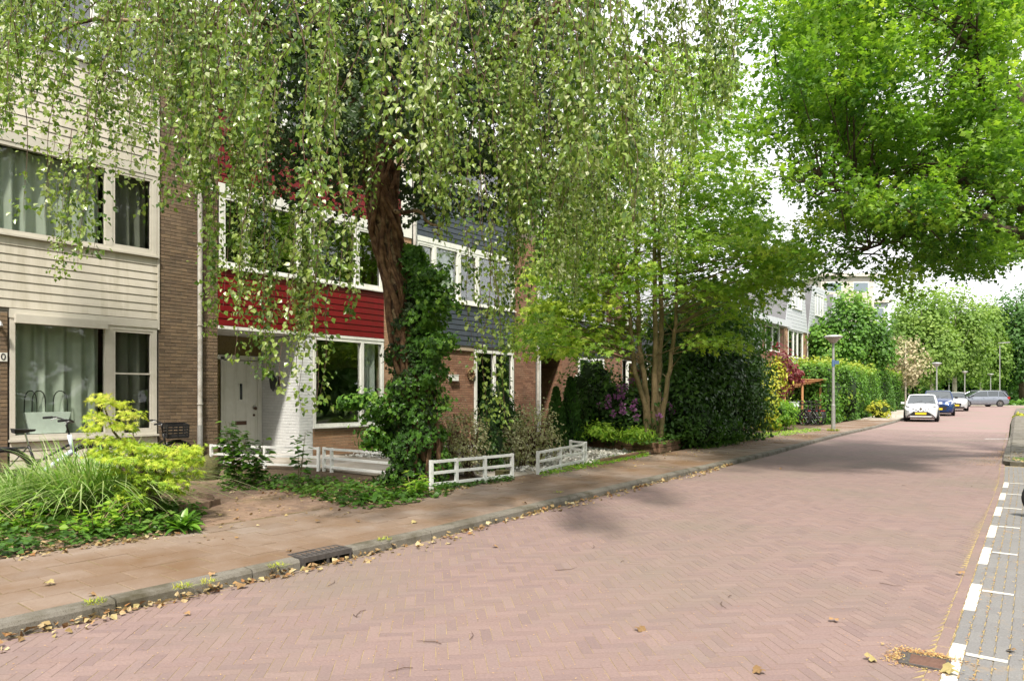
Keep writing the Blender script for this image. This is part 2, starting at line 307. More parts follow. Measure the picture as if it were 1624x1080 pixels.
# ------------------------------------------------------------------ foliage
def _t(vs_, fs): return np.array(vs_, float), np.array(fs)
T_BIRCH = _t([(0, 0, 0), (-.42, .30, .10), (-.20, .72, .05), (0, 1, -.05), (.20, .72, .05), (.42, .30, .10)], [(0, 3, 2, 1), (0, 5, 4, 3)])
T_OVAL = _t([(0, 0, 0), (-.26, .35, .08), (-.20, .75, .04), (0, 1, -.04), (.20, .75, .04), (.26, .35, .08)], [(0, 3, 2, 1), (0, 5, 4, 3)])
def star(n_l, tipr, notch, spread=250, back=-.12):
    vs_ = [(0, .32, .03)]; fs = []
    tips = np.radians(np.linspace(90 - spread / 2, 90 + spread / 2, n_l)); half = radians(spread / (n_l - 1) / 2)
    for i, a in enumerate(tips):
        r_ = tipr * (1 - .28 * abs(i - (n_l - 1) / 2) / ((n_l - 1) / 2))
        vs_.append((r_ * cos(a), .32 + r_ * sin(a), -.06))
    vs_.append((notch * cos(tips[0] - half) * .8, .32 + notch * sin(tips[0] - half) * .8, .05))
    for i in range(n_l - 1):
        a = (tips[i] + tips[i + 1]) / 2; vs_.append((notch * cos(a), .32 + notch * sin(a), .05))
    vs_.append((notch * cos(tips[-1] + half) * .8, .32 + notch * sin(tips[-1] + half) * .8, .05))
    for i in range(n_l): fs.append((0, n_l + 1 + i, 1 + i, n_l + 2 + i))
    return _t(vs_, fs)
T_MAPLE = star(5, .68, .30); T_ACER = star(7, .72, .20); T_IVY = star(5, .60, .40, 230)
T_OAK = _t([(0, 0, 0), (0, .35, .05), (0, .68, .05), (0, 1, -.05), (-.13, .12, .02), (-.34, .36, 0), (-.14, .5, .04), (-.38, .74, -.02), (-.12, .82, .02), (.13, .12, .02), (.34, .36, 0), (.14, .5, .04), (.38, .74, -.02), (.12, .82, .02)],
           [(0, 1, 5, 4), (1, 2, 6, 5), (2, 3, 8, 7), (6, 2, 7, 7), (0, 9, 10, 1), (1, 10, 11, 2), (2, 12, 13, 3), (11, 12, 2, 2)])
T_OAK = (T_OAK[0], np.array([(0, 1, 5, 4), (1, 2, 6, 5), (2, 3, 8, 7), (0, 9, 10, 1), (1, 10, 11, 2), (2, 12, 13, 3)]))
T_NEEDLE = _t([(-.12, 0, 0), (.12, 0, 0), (.2, .6, .02), (0, 1, 0), (-.2, .6, .02)], [(0, 1, 2, 4)])
T_NEEDLE = (np.array([(-.10, 0, 0), (.10, 0, 0), (.16, .7, .02), (-.16, .7, .02)], float), np.array([(0, 1, 2, 3)]))
T_CLUMP = _t([(0, 0, 0), (-.5, .2, .1), (-.35, .8, 0), (.1, 1, .1), (.5, .7, 0), (.4, .1, .15)], [(0, 3, 2, 1), (0, 5, 4, 3)])
def unit(a): return a / np.maximum(np.linalg.norm(a, axis=1, keepdims=True), 1e-9)
def leaves(name, P, D, Nn, S, mt, parent, tmpl=T_OVAL, tint=None, kind=None, sx=1.0):
    """P points, D leaf directions, Nn approximate normals, S sizes"""
    P = np.asarray(P, float); n = len(P)
    D = unit(np.asarray(D, float)); Nn = np.asarray(Nn, float); X = unit(np.cross(D, Nn) + 1e-6); Z = np.cross(X, D)
    T, Fq = tmpl; k = len(T); S = np.broadcast_to(np.asarray(S, float), (n,))[:, None, None]
    V = P[:, None, :] + S * (T[None, :, 0:1] * sx * X[:, None, :] + T[None, :, 1:2] * D[:, None, :] + T[None, :, 2:3] * Z[:, None, :])
    F = (np.arange(n)[:, None, None] * k + Fq[None]).reshape(-1, Fq.shape[1])
    if tint is None: tint = NR.random(n)
    me = npmesh(name, V.reshape(-1, 3), F, mt, np.repeat(np.clip(tint, 0, 1), k))
    return link(name, me, parent, kind)
def rnd(n, s=1.0): return NR.normal(size=(n, 3)) * s
def shell(c, r, n, clumps=40, cr=.28, inner=.55, flat=1.0, up=.35):
    """leaf points in an ellipsoid, gathered in clumps; returns P, D, N"""
    c = np.array(c, float); r = np.array(r, float)
    u = unit(rnd(clumps)); rad = inner + (1 - inner) * NR.random(clumps) ** .6
    C_ = u * rad[:, None] * (1 + .12 * NR.normal(size=(clumps, 1)))
    idx = NR.integers(0, clumps, n); o = rnd(n) * cr * (.6 + .8 * NR.random(clumps))[idx][:, None]; o[:, 2] *= flat
    P = C_[idx] + o; nrm = unit(P * .7 + o * 1.5 + np.array([0, 0, up]) + rnd(n, .35))
    D = unit(np.cross(nrm, rnd(n)) + np.array([0, 0, -.35])); P = c + P * r
    return P, D, nrm
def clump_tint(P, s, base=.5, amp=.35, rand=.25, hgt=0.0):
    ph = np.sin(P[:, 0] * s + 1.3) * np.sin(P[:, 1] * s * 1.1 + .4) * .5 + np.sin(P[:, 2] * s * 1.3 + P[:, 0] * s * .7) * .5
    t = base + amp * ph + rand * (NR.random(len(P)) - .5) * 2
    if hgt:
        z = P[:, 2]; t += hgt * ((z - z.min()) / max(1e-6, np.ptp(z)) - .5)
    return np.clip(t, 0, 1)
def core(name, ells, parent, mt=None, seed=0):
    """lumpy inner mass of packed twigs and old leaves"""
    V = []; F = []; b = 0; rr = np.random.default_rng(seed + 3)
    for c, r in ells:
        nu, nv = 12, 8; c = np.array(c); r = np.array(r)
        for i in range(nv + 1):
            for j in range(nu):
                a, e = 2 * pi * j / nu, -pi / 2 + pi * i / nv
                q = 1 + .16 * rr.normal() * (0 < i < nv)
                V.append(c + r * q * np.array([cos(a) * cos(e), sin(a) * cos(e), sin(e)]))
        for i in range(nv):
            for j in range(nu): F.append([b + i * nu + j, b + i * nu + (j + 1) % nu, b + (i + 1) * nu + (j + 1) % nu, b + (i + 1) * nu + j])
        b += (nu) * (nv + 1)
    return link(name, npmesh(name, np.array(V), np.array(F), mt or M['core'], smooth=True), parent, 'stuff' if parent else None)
def shrub(name, label, cat, ells, n, size, mt, tmpl=T_OVAL, clumps=50, cr=.22, inner=.7, stems=True, corek=.72, group=None, hgt=.2, tscale=3.0, base=.45, flat=1, up=.35, extra=None):
    c0 = ells[0][0]; zb = min(c[2] - r[2] for c, r in ells)
    root = empty(name, label, cat, (c0[0], c0[1], zb), group=group); L = np.array([c0[0], c0[1], zb])
    Ps, Ds, Ns = [], [], []; tot = sum(r[0] * r[1] + r[0] * r[2] for c, r in ells)
    for c, r in ells:
        k = int(n * (r[0] * r[1] + r[0] * r[2]) / tot); P, D, N_ = shell(np.array(c) - L, r, k, clumps, cr, inner, flat, up); Ps.append(P); Ds.append(D); Ns.append(N_)
    P = np.concatenate(Ps); D = np.concatenate(Ds); N_ = np.concatenate(Ns); keep = P[:, 2] > .02; P, D, N_ = P[keep], D[keep], N_[keep]
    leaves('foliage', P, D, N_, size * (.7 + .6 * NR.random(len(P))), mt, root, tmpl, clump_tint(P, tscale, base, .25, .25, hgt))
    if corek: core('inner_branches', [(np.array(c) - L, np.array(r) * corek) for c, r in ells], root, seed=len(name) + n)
    if stems:
        m = MB()
        for i in range(5):
            a = R.uniform(0, 6.28); e = ells[R.randrange(len(ells))]; t = Vector(e[0]) - Vector(L)
            m.tube([(cos(a) * .06, sin(a) * .06, 0), Vector((t.x * .5 + cos(a) * .15, t.y * .5 + sin(a) * .15, t.z * .5)), Vector((t.x + cos(a) * e[1][0] * .5, t.y + sin(a) * e[1][1] * .5, t.z + e[1][2] * .3))], [.022, .016, .007], 5)
        m.obj('stem', M['darkbark'], root)
    return root

# ================================================================== THE SETTING
def strip(name, xl, xr, ys, z, mt, kind='structure'):
    V = []; 
    for y in ys: V += [(xl(y), y, z + gz(y)), (xr(y), y, z + gz(y))]
    F = np.array([(2 * i, 2 * i + 1, 2 * i + 3, 2 * i + 2) for i in range(len(ys) - 1)])
    return link(name, npmesh(name, np.array(V), F, mt), None, kind)
YS = [-8, -4, 0, 3, 5, 8, 10, 12, 14, 17, 20, 22, 25, 27, 30, 33, 35, 38, 42, 46, 50, 55, 58, 62, 66, 70, 75, 82, 95]
big = [-80, -8, 42, 46, 50, 58, 66, 75, 120, 500]
gnd = strip('ground', lambda y: -420, lambda y: 420, big, -.14, M['grass'])
bk = -1
road = strip('road', lambda y: kx(y) - .02, lambda y: rx(y), [-8] + [y for y in YS if 0 <= y <= 70], -.002, M['joint'])
farroad = strip('far_road', lambda y: kx(y) - .02, lambda y: rx(y), [y for y in YS if 33 <= y <= 70], .001, M['farroad'])
farroad.parent = road; del farroad['kind']; farroad.name = 'far_brick_surface'
def patch(name, pts, z, mt, kind='structure', parent=None, th=0.0):
    V = [(x, y, z + gz(y)) for x, y in pts]; n = len(V)
    if th: V += [(x, y, z - th + gz(y)) for x, y in pts]
    me = bpy.data.meshes.new(name); fs = [tuple(range(n))]
    if th: fs += [(i, n + i, n + (i + 1) % n, (i + 1) % n) for i in range(n)]
    me.from_pydata(V, [], fs); me.materials.append(mt); me.update()
    return link(name, me, parent, kind)
def seg(y0, y1, f, n=8): return [(f(y0 + (y1 - y0) * i / n), y0 + (y1 - y0) * i / n) for i in range(n + 1)]
cross = patch('cross_street', [(-70, 70), (70, 70), (70, 83), (-70, 83)], .004, M['farroad'])
patch('cross_pavement', [(-70, 83), (70, 83), (70, 85.5), (-70, 85.5)], .11, M['conc'], th=.2)
park = strip('parking_strip', lambda y: rx(y), lambda y: rx(y) + 2.6, [-8, 0, 4.4, 10, 14, 17.6], -.006, M['joint'])
# plots
soil = patch('garden_soil', [(-6.9, -8), (-6.9, 3), (-6.9, 15), (-7.4, 20), (-7.9, 30), (-8.4, 42), (-9, 58), (-24, 58), (-24, -8)], .07, M['soil'], th=.25)
pave_in = lambda y: kx(y) - .15 - 1.86
pavement = strip('pavement', lambda y: pave_in(y), lambda y: kx(y) - .14, [-8] + [y for y in YS if 0 <= y <= 66], .115, M['pavejoint'])

def project(x, y, z=0):
    c = np.asarray(x) * CT + np.asarray(y) * ST; d = -np.asarray(x) * ST + np.asarray(y) * CT
    return 812 + FPX * c / np.maximum(d, .01), YH + FPX * (H - z) / np.maximum(d, .01), d
def lay(name, P, lx, ly, z, mt, parent, n_obj=300, clampx=None, bev=.004, depth=.03, jit=.0015, rest='paving', tlt=.0022):
    """P rows: x, y, angle, scale-x; top of pieces at z"""
    P = np.asarray(P, float); n = len(P); px, py, d = project(P[:, 0], P[:, 1], z)
    vis = (px > -20) & (px < 1640) & (py < 1100) & (d > .5); order = np.argsort(np.where(vis, d, 1e6))
    safe = np.ones(n, bool)
    if clampx is not None:
        lo, hi = clampx(P[:, 1]); m_ = max(lx, ly) * .75; safe = (P[:, 0] > lo + m_) & (P[:, 0] < hi - m_)
    chosen = [i for i in order if vis[i] and safe[i]][:n_obj]; cs = np.zeros(n, bool); cs[chosen] = True
    T = np.array([(-.5, -.5, -1), (.5, -.5, -1), (.5, .5, -1), (-.5, .5, -1), (-.5, -.5, 0), (.5, -.5, 0), (.5, .5, 0), (-.5, .5, 0)])
    B = T * np.array([lx, ly, depth]); B[4:, 0] -= np.sign(B[4:, 0]) * bev; B[4:, 1] -= np.sign(B[4:, 1]) * bev
    mid = B[4:].copy(); mid[:, :2] = (T[4:] * np.array([lx, ly, 1]))[:, :2]; mid[:, 2] = -bev
    B = np.vstack([B[:4], mid, B[4:]])
    Fq = np.array([(8, 9, 10, 11), (4, 5, 9, 8), (5, 6, 10, 9), (6, 7, 11, 10), (7, 4, 8, 11), (0, 1, 5, 4), (1, 2, 6, 5), (2, 3, 7, 6), (3, 0, 4, 7)])
    me = npmesh(name, B, Fq, mt, np.zeros(12))
    zj = NR.normal(size=n) * jit; rzj = NR.normal(size=n) * .006; tl = NR.normal(size=(n, 2)) * tlt
    for i in chosen:
        o = link(name, me, parent); o.location = (P[i, 0], P[i, 1], z + zj[i] + gz(P[i, 1])); o.rotation_euler = (tl[i, 0], tl[i, 1], P[i, 2] + rzj[i])
    I = np.where(~cs)[0]
    if len(I) == 0: return None
    a = P[I, 2] + rzj[I]; c, s = np.cos(a)[:, None], np.sin(a)[:, None]
    V = np.zeros((len(I), 12, 3)); V[:, :, 0] = P[I, 0][:, None] + B[:, 0] * c - B[:, 1] * s; V[:, :, 1] = P[I, 1][:, None] + B[:, 0] * s + B[:, 1] * c
    V[:, :, 2] = z + zj[I][:, None] + B[:, 2] + B[:, 0] * tl[I, 0][:, None] + np.interp(P[I, 1], [42, 75], [0, .38])[:, None]
    if clampx is not None:
        lo, hi = clampx(V[:, :, 1]); V[:, :, 0] = np.clip(V[:, :, 0], lo, hi)
    F = (np.arange(len(I))[:, None, None] * 12 + Fq[None]).reshape(-1, 4)
    me2 = npmesh(rest, V.reshape(-1, 3), F, mt, np.repeat(NR.random(len(I)), 12))
    return link(rest, me2, parent, 'stuff')
KXv = lambda y: np.interp(y, KY, KX); RXv = lambda y: np.interp(y, RYa, RXa)
def herring(x0, x1, y0, y1, ang, inside, u=.1, q_=2):
    k = int(max(x1 - x0, y1 - y0) / u * 1.1); cx, cy = (x0 + x1) / 2, (y0 + y1) / 2
    c, r = np.meshgrid(np.arange(-k, k), np.arange(-k, k)); c = c.ravel(); r = r.ravel(); m4 = (c - r) % (2 * q_); out = []
    for mm, dx, dy, a in ((0, q_ / 2, .5, 0.0), (q_, .5, 1 - q_ / 2, pi / 2)):
        s = m4 == mm; X = (c[s] + dx) * u; Y = (r[s] + dy) * u
        xx = cx + X * cos(ang) - Y * sin(ang); yy = cy + X * sin(ang) + Y * cos(ang); ok = inside(xx, yy)
        out.append(np.stack([xx[ok], yy[ok], np.full(ok.sum(), ang + a)], 1))
    return np.concatenate(out)
P = herring(-7, 0, .4, 34, radians(45), lambda x, y: (x > KXv(y) - .05) & (x < RXv(y) - .02) & (y > .5) & (y < 34), u=.068, q_=3)
lay('brick', P, .2014, .0652, .0, M['roadbrick'], road, 300, lambda y: (KXv(y) - .01, RXv(y) - .073), rest='brick_paving', bev=.0008, jit=.0004, tlt=.0008)
ROAD_OBJ = road
ys = np.arange(.6, 34, .2)
P = np.concatenate([np.stack([RXv(ys + o) - dx, ys + o, np.full(len(ys), pi / 2)], 1) for dx, o in ((.036, 0),)])
lay('edge_brick', P, .196, .067, .001, M['roadbrick'], road, 60, rest='edge_paving')
# parking strip bricks in rows along the street, the first row carries the white dashes
dash0 = 3.95 - 1.58 * 2
def isdash(y): return ((y - dash0) % 1.58) < .8
rows = []; dashes = {}
for k in range(36):
    for y in np.arange(-.5, 17.4, .2):
        yy = y + (.1 if k % 2 else 0); x = rx(yy) + .036 + k * .068
        if k == 0:
            kd = int((yy - dash0) // 1.58)
            if isdash(yy) and yy < 15: dashes.setdefault(kd, []).append((x, yy)); continue
        rows.append((x, yy, pi / 2))
lay('brick', rows, .1985, .0645, -.001, M['greybrick'], park, 300, rest='brick_paving')
for kd, l in dashes.items():
    d_ = MB()
    for x, y in l: d_.box(x - .034, x + .034, y - .0985, y + .0985, -.03, .002 + R.uniform(-.001, .001))
    o = d_.obj('painted_dash', M['roadpaint'], park)
for k in range(2, 9):
    yb = dash0 + 1.58 * k + .68 if k else 0; x = rx(yb)
    o = MB().box(x + .08, x + .08 + .19, yb - .02, yb + .02, .001, .005).obj('painted_tick', M['roadpaint'], park)
# pavement tiles
P = []
for k in range(6):
    for y in np.arange(.2, 44, .305):
        yy = y + (.15 if k % 2 else 0); P.append((kx(yy) - .15 - .16 - k * .305, yy, 0))
lay('tile', P, .294, .2945, .12, M['paver'], pavement, 300, bev=.005, depth=.05, jit=.0022, rest='tile_paving')
V = strip('far_pavement', lambda y: pave_in(y), lambda y: kx(y) - .14, [y for y in YS if 42 <= y <= 66], .119, M['conc']); V.parent = pavement; del V['kind']; V.name = 'far_tile_surface'
# kerb stones
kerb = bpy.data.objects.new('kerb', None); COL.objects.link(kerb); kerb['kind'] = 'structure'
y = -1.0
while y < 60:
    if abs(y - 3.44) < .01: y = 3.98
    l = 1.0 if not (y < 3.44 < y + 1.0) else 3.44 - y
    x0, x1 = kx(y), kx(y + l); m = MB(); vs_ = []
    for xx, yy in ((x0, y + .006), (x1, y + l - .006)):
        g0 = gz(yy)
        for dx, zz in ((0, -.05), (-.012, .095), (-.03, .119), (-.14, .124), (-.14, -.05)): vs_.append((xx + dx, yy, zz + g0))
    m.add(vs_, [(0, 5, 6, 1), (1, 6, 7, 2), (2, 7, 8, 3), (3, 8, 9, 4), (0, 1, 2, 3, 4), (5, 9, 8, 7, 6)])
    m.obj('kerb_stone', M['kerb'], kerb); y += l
# kerb inlet drain
dr = empty('kerb_drain', 'black iron kerb inlet drain let into the pavement edge near the driveway', 'drain', (kx(3.7), 3.71, 0))
m = MB(); m.box(-.23, 0, -.25, -.23, -.02, .128).box(-.23, 0, .23, .25, -.02, .128).box(-.23, -.21, -.23, .23, -.02, .128).box(-.03, 0, -.23, .23, .085, .128).box(-.19, -.17, -.23, .23, -.02, .06)
m.obj('frame', M['iron'], dr)
m = MB()
for i in range(9): m.box(-.21, -.03, -.21 + i * .05, -.19 + i * .05, .10, .125)
for i in range(4): m.box(-.19 + i * .045, -.178 + i * .045, -.23, .23, .095, .120)
m.obj('grate', M['iron'], dr)
MB().box(-.02, -.002, -.012, .012, 0, .085).obj('bar', M['iron'], dr); MB().box(-.02, -.002, .10, .115, 0, .085).obj('bar', M['iron'], dr)
# road drain grate
dr = empty('road_drain', 'rusty slotted drain grate in the brick road beside the white dashes', 'drain', (*ground(1471, 1051, 0).xy, .004), radians(4)); dr.scale = (.62, .62, 1)
m = MB(); m.box(-.21, -.135, -.16, .16, -.03, .006).box(.135, .17, -.16, .16, -.03, .006).box(-.135, .135, -.16, -.13, -.03, .006).box(-.135, .135, .13, .16, -.03, .006)
m.obj('frame', M['iron'], dr)
m = MB().box(-.135, .135, -.13, .13, -.05, -.04); m.obj('sump', M['rubber'], dr)
for i in range(8): MB().box(-.135, .135, -.118 + i * .033, -.101 + i * .033, -.03, .004).obj('bar', M['rustiron'], dr)
# driveway of small bricks in front of the cream and red houses
def in_drive(x, y):
    return (x < pave_in(y) - .01) & (x > -13.3) & (y > np.interp(x, [-13.3, -10, -8.6, -7.2, -6.8], [3.9, 3.9, 4.35, 3.65, 3.35])) & (y < np.interp(x, [-13.3, -10.5, -9.2, -6.8], [6.6, 5.9, 5.35, 5.3]))
P = herring(-13.5, -6.7, 2, 9, 0, lambda x, y: (x < np.interp(y, KY, KX) - 2.02) & (x > -13.3) & (y > 2.2) & (y < 6.7) & ((x < -9.2) | (y < 5.75)))
drv = patch('driveway', [(-6.95, 2.2), (-6.97, 5.8), (-9.2, 5.8), (-9.2, 6.75), (-13.35, 6.75), (-13.35, 2.2)], .115, M['pavejoint'])
lay('brick', P, .195, .095, .12, M['drivebrick'], drv, 300, jit=.002, rest='brick_paving')
# paths and gravel
def slabs(name, x0, x1, y0, y1, s, mt):
    b = patch(name, [(x0, y0), (x1, y0), (x1, y1), (x0, y1)], .10, M['joint']); P = []
    nx, ny = int((x1 - x0) / s), int((y1 - y0) / s)
    for i in range(nx):
        for j in range(ny): P.append((x0 + (i + .5) * s, y0 + (j + .5) * s, 0))
    lay('slab', P, s * .985, s * .985, .125, mt, b, 60, bev=.005, rest='slab_paving'); return b
slabs('garden_path', -13.2, -8.5, 7.95, 10.2, .5, M['conc'])
slabs('house_path', -13.2, -6.95, 8.95, 9.75, .4, M['conc'])
# white gravel beds
gb = patch('gravel_bed', [(-7.3, 9.9), (-7.7, 14.95), (-10.1, 15.7), (-12.9, 15.7), (-12.9, 9.9)], .09, M['conc'])
n = 9000; P = np.stack([-7.55 - NR.random(n) * 5.2, 10.0 + NR.random(n) * 5.6, .10 + NR.random(n) * .02], 1); P = P[P[:, 1] < 14.9 + (-7.7 - P[:, 0]) * .3]
s = leaves('gravel', P, rnd(len(P)), np.tile([0, 0, 1.], (len(P), 1)) + rnd(len(P), .4), .05 + .03 * NR.random(len(P)), M['gravel'], gb, T_CLUMP, kind='stuff')
# right-hand kerbed island beyond the parking strip
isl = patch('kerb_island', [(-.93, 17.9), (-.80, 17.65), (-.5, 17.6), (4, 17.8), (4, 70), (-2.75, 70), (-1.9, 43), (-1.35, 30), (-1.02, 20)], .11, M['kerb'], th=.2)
patch('verge', [(-.78, 18.0), (3.8, 18.2), (3.8, 69), (-2.5, 69), (-1.65, 43), (-1.1, 30), (-.85, 20)], .118, M['grass'])
patch('right_ground', [(2.1, -8), (30, -8), (30, 69), (3.9, 69), (3.9, 17.6), (2.1, 17.6)], .08, M['grass'], th=.2)

# ================================================================== HOUSES
FX = -13.38
def bricks(parent, mt, y0, y1, z0, z1, x=FX, n_obj=300, axis='y', x1=None, course=.0665, L=.22, name='brick', flip=1):
    """running-bond bricks standing 6 mm proud of the mortar plane; axis 'x' builds a return wall from x to x1 at y0 facing -y"""
    a0, a1 = (y0, y1) if axis == 'y' else (x1, x); T = []
    k = 0; z = z0
    while z + course * .6 < z1:
        u = a0 - (L / 2 if k % 2 else 0); h = min(course - .010, z1 - z - .003)
        while u < a1 - .02:
            s, e = max(u, a0), min(u + L - .010, a1)
            if e - s > .03: T.append((s, e, z, z + h))
            u += L
        z += course; k += 1
    base = {}; objs = 0; m = MB(); order = sorted(range(len(T)), key=lambda i: (abs(T[i][2] - 1.6) + abs(T[i][0] - y0) * .1))
    pick = set(order[:n_obj])
    for i, (s, e, b, t) in enumerate(T):
        pr = .006 + R.uniform(-.0015, .0015)
        if i in pick:
            key = (round(e - s, 3), round(t - b, 3))
            if key not in base:
                q = MB(); l, hh = (e - s) / 2, (t - b) / 2
                if axis == 'y': q.add([(-.006, -l, -hh), (-.006, l, -hh), (-.006, l, hh), (-.006, -l, hh), (.006, -l + .002, -hh + .002), (.006, l - .002, -hh + .002), (.006, l - .002, hh - .002), (.006, -l + .002, hh - .002)], [(4, 5, 6, 7), (0, 1, 5, 4), (1, 2, 6, 5), (2, 3, 7, 6), (3, 0, 4, 7)])
                else: q.add([(-l, .006, -hh), (l, .006, -hh), (l, .006, hh), (-l, .006, hh), (-l + .002, -.006, -hh + .002), (l - .002, -.006, -hh + .002), (l - .002, -.006, hh - .002), (-l + .002, -.006, hh - .002)], [(7, 6, 5, 4), (4, 5, 1, 0), (5, 6, 2, 1), (6, 7, 3, 2), (7, 4, 0, 3)])
                base[key] = q.mesh(name, mt)
            o = link(name, base[key], parent); c, zz = (s + e) / 2, (b + t) / 2
            o.location = (x + pr - .006 + .0, c, zz) if axis == 'y' else (c, y0 - pr + .006, zz)
        else:
            if axis == 'y': m.box(x - .006, x + pr, s, e, b, t, R.random())
            else: m.box(s, e, y0 - pr, y0 + .006, b, t, R.random())
    if m.v: m.obj(name + 'work', mt, parent, 'stuff')
def planks(parent, mt, y0, y1, z0, z1, x=FX, pitch=.149):
    n = max(1, round((z1 - z0) / pitch)); h = (z1 - z0) / n
    m = MB(); m.add([(0, 0, .006), (0, 1, .006), (.020, 1, .006), (.020, 0, .006), (.012, 0, h), (.012, 1, h), (0, 1, h), (0, 0, h), (.024, 0, .010), (.024, 1, .010)],
                    [(3, 2, 9, 8), (8, 9, 5, 4), (4, 5, 6, 7), (0, 1, 2, 3), (0, 3, 8, 4, 7), (1, 6, 5, 9, 2)])
    me = m.mesh('plank', mt)
    for i in range(n):
        o = link('plank', me, parent); o.location = (x, y0, z0 + i * h); o.scale = (1, y1 - y0, 1)
def curtain(parent, y0, y1, z0, z1, mt, x, amp=.065, wl=.23, name='curtain'):
    n = int((y1 - y0) / .02) + 2; V = []; ph = R.uniform(0, 9)
    for i in range(n):
        y = y0 + (y1 - y0) * i / (n - 1); a = amp * sin(y * 2 * pi / wl + ph + 1.4 * sin(y * 3.1 + ph)) + amp * .4 * sin(y * 41)
        V += [(x + a * .6, y, z1), (x + a, y, (z0 + z1) / 2), (x + a * 1.25, y + .01 * sin(y * 9), z0)]
    F = [(3 * i, 3 * i + 3, 3 * i + 4, 3 * i + 1) for i in range(n - 1)] + [(3 * i + 1, 3 * i + 4, 3 * i + 5, 3 * i + 2) for i in range(n - 1)]
    return link(name, npmesh(name, np.array(V), np.array(F), mt, smooth=True), parent)
def window(house, y0, y1, z0, z1, mull=(), fr=.07, x=FX, fm=None, sill=True, glass=None, cur=None, name='window', trans=(), mw=.09, casements=(), cdx=.25):
    """frame with mullions; panes, sill and opening casements are its pieces"""
    fm = fm or M['white']; m = MB(); xo, xi = x + .02, x - .07
    m.box(xi, xo, y0, y1, z1 - fr, z1).box(xi, xo, y0, y1, z0, z0 + fr).box(xi, xo + .001, y0, y0 + fr, z0 + fr, z1 - fr).box(xi, xo + .001, y1 - fr, y1, z0 + fr, z1 - fr)
    for c in mull: m.box(xi, xo + .002, c - mw / 2, c + mw / 2, z0 + fr, z1 - fr)
    w_ = m.obj(name, fm, house); e = [y0 + fr] + [v for c in mull for v in (c - mw / 2, c + mw / 2)] + [y1 - fr]
    for i in range(0, len(e), 2):
        a, b = e[i], e[i + 1]
        MB().box(x - .042, x - .036, a, b, z0 + fr, z1 - fr).obj('pane', glass or M['glass'], w_)
        if i // 2 in casements:
            q = MB(); c = .045; q.box(x - .03, x + .012, a, b, z1 - fr - c, z1 - fr).box(x - .03, x + .012, a, b, z0 + fr, z0 + fr + c).box(x - .03, x + .0125, a, a + c, z0 + fr + c, z1 - fr - c).box(x - .03, x + .0125, b - c, b, z0 + fr + c, z1 - fr - c)
            q.obj('casement', fm, w_)
        for (ti, tz) in trans:
            if ti == i // 2: MB().box(x - .03, x + .01, a, b, tz - .014, tz + .014).obj('glazing_bar', fm, w_)
        if cur and i // 2 < len(cur) and cur[i // 2]:
            ca, cb, mt = cur[i // 2]; curtain(w_, a + (b - a) * ca, a + (b - a) * cb, z0 + .03, z1 - .05, mt, x - cdx)
    if sill: MB().box(x - .02, x + .075, y0 - .02, y1 + .02, z0 - .035, z0 - .003).obj('sill', fm, w_)
    return w_
def shell_house(h, y0, y1, z_top=9.05, openings=(), depth=9.5, wallm=None, spans=((2.85, 4.08), (5.68, 7.33), (8.85, 9.05)), parapet=M['white'], left=True):
    """party walls, floors behind the facade bands, back wall, roof"""
    m = MB(); xb = FX - depth; xf = FX - .09
    m.box(xb, FX - .08, y0, y0 + .12, 0, z_top - .02).box(xb, FX - .08, y1 - .12, y1, 0, z_top - .02)
    m.box(xb, xb + .15, y0 + .12, y1 - .12, 0, z_top - .02)
    wl = m.obj('wall', M['inner'], h)
    f = MB().box(xb + .15, xf - .3, y0 + .12, y1 - .12, 0, .10)
    for a, b in spans: f.box(xb + .15, xf - .3, y0 + .12, y1 - .12, a + .05, a + .25) if b < z_top - .1 else None
    f.obj('floor', M['interiordark'], h)
    MB().box(xf - 4.0, xf - 3.9, y0 + .12, y1 - .12, .12, z_top - .1).obj('partition', M['interiordark'], h)
    s = MB()
    for a, b in spans: s.box(xf - .25, FX - .012, y0 + .001, y1 - .001, a, b)
    s.obj('spandrel', M['inner'], h)
    rf = MB().box(xb - .1, FX + .10, y0, y1, z_top, z_top + .14).obj('roof', M['greypanel'], h)
    MB().box(FX + .10, FX + .125, y0, y1, z_top - .12, z_top + .18).obj('fascia', parapet, rf)
    return wl
def slab(h, name, mt, x0, x1, y0, y1, z0, z1, kind=None): return MB().box(x0, x1, y0, y1, z0, z1).obj(name, mt, h, kind)
def pipe(h, y, z0=.1, z1=9.0, x=FX + .07, r=.045, name='drainpipe'):
    o = MB().tube([(x, y, z0 + .8), (x, y, z1)], r, 12).obj(name, M['pipe'], h, smooth=False); smooth_by_angle(o)
    m = MB().tube([(x, y, z0), (x, y, z0 + .8)], r * 1.15, 12); o2 = m.obj('pipe_foot', M['steel'], o); smooth_by_angle(o2)
    for z in np.arange(z0 + 1.2, z1, 1.55): MB().tube([(x, y, z), (x, y, z + .03)], r * 1.25, 12).box(FX, x, y - .012, y + .012, z + .005, z + .025).obj('bracket', M['pipe'], o)

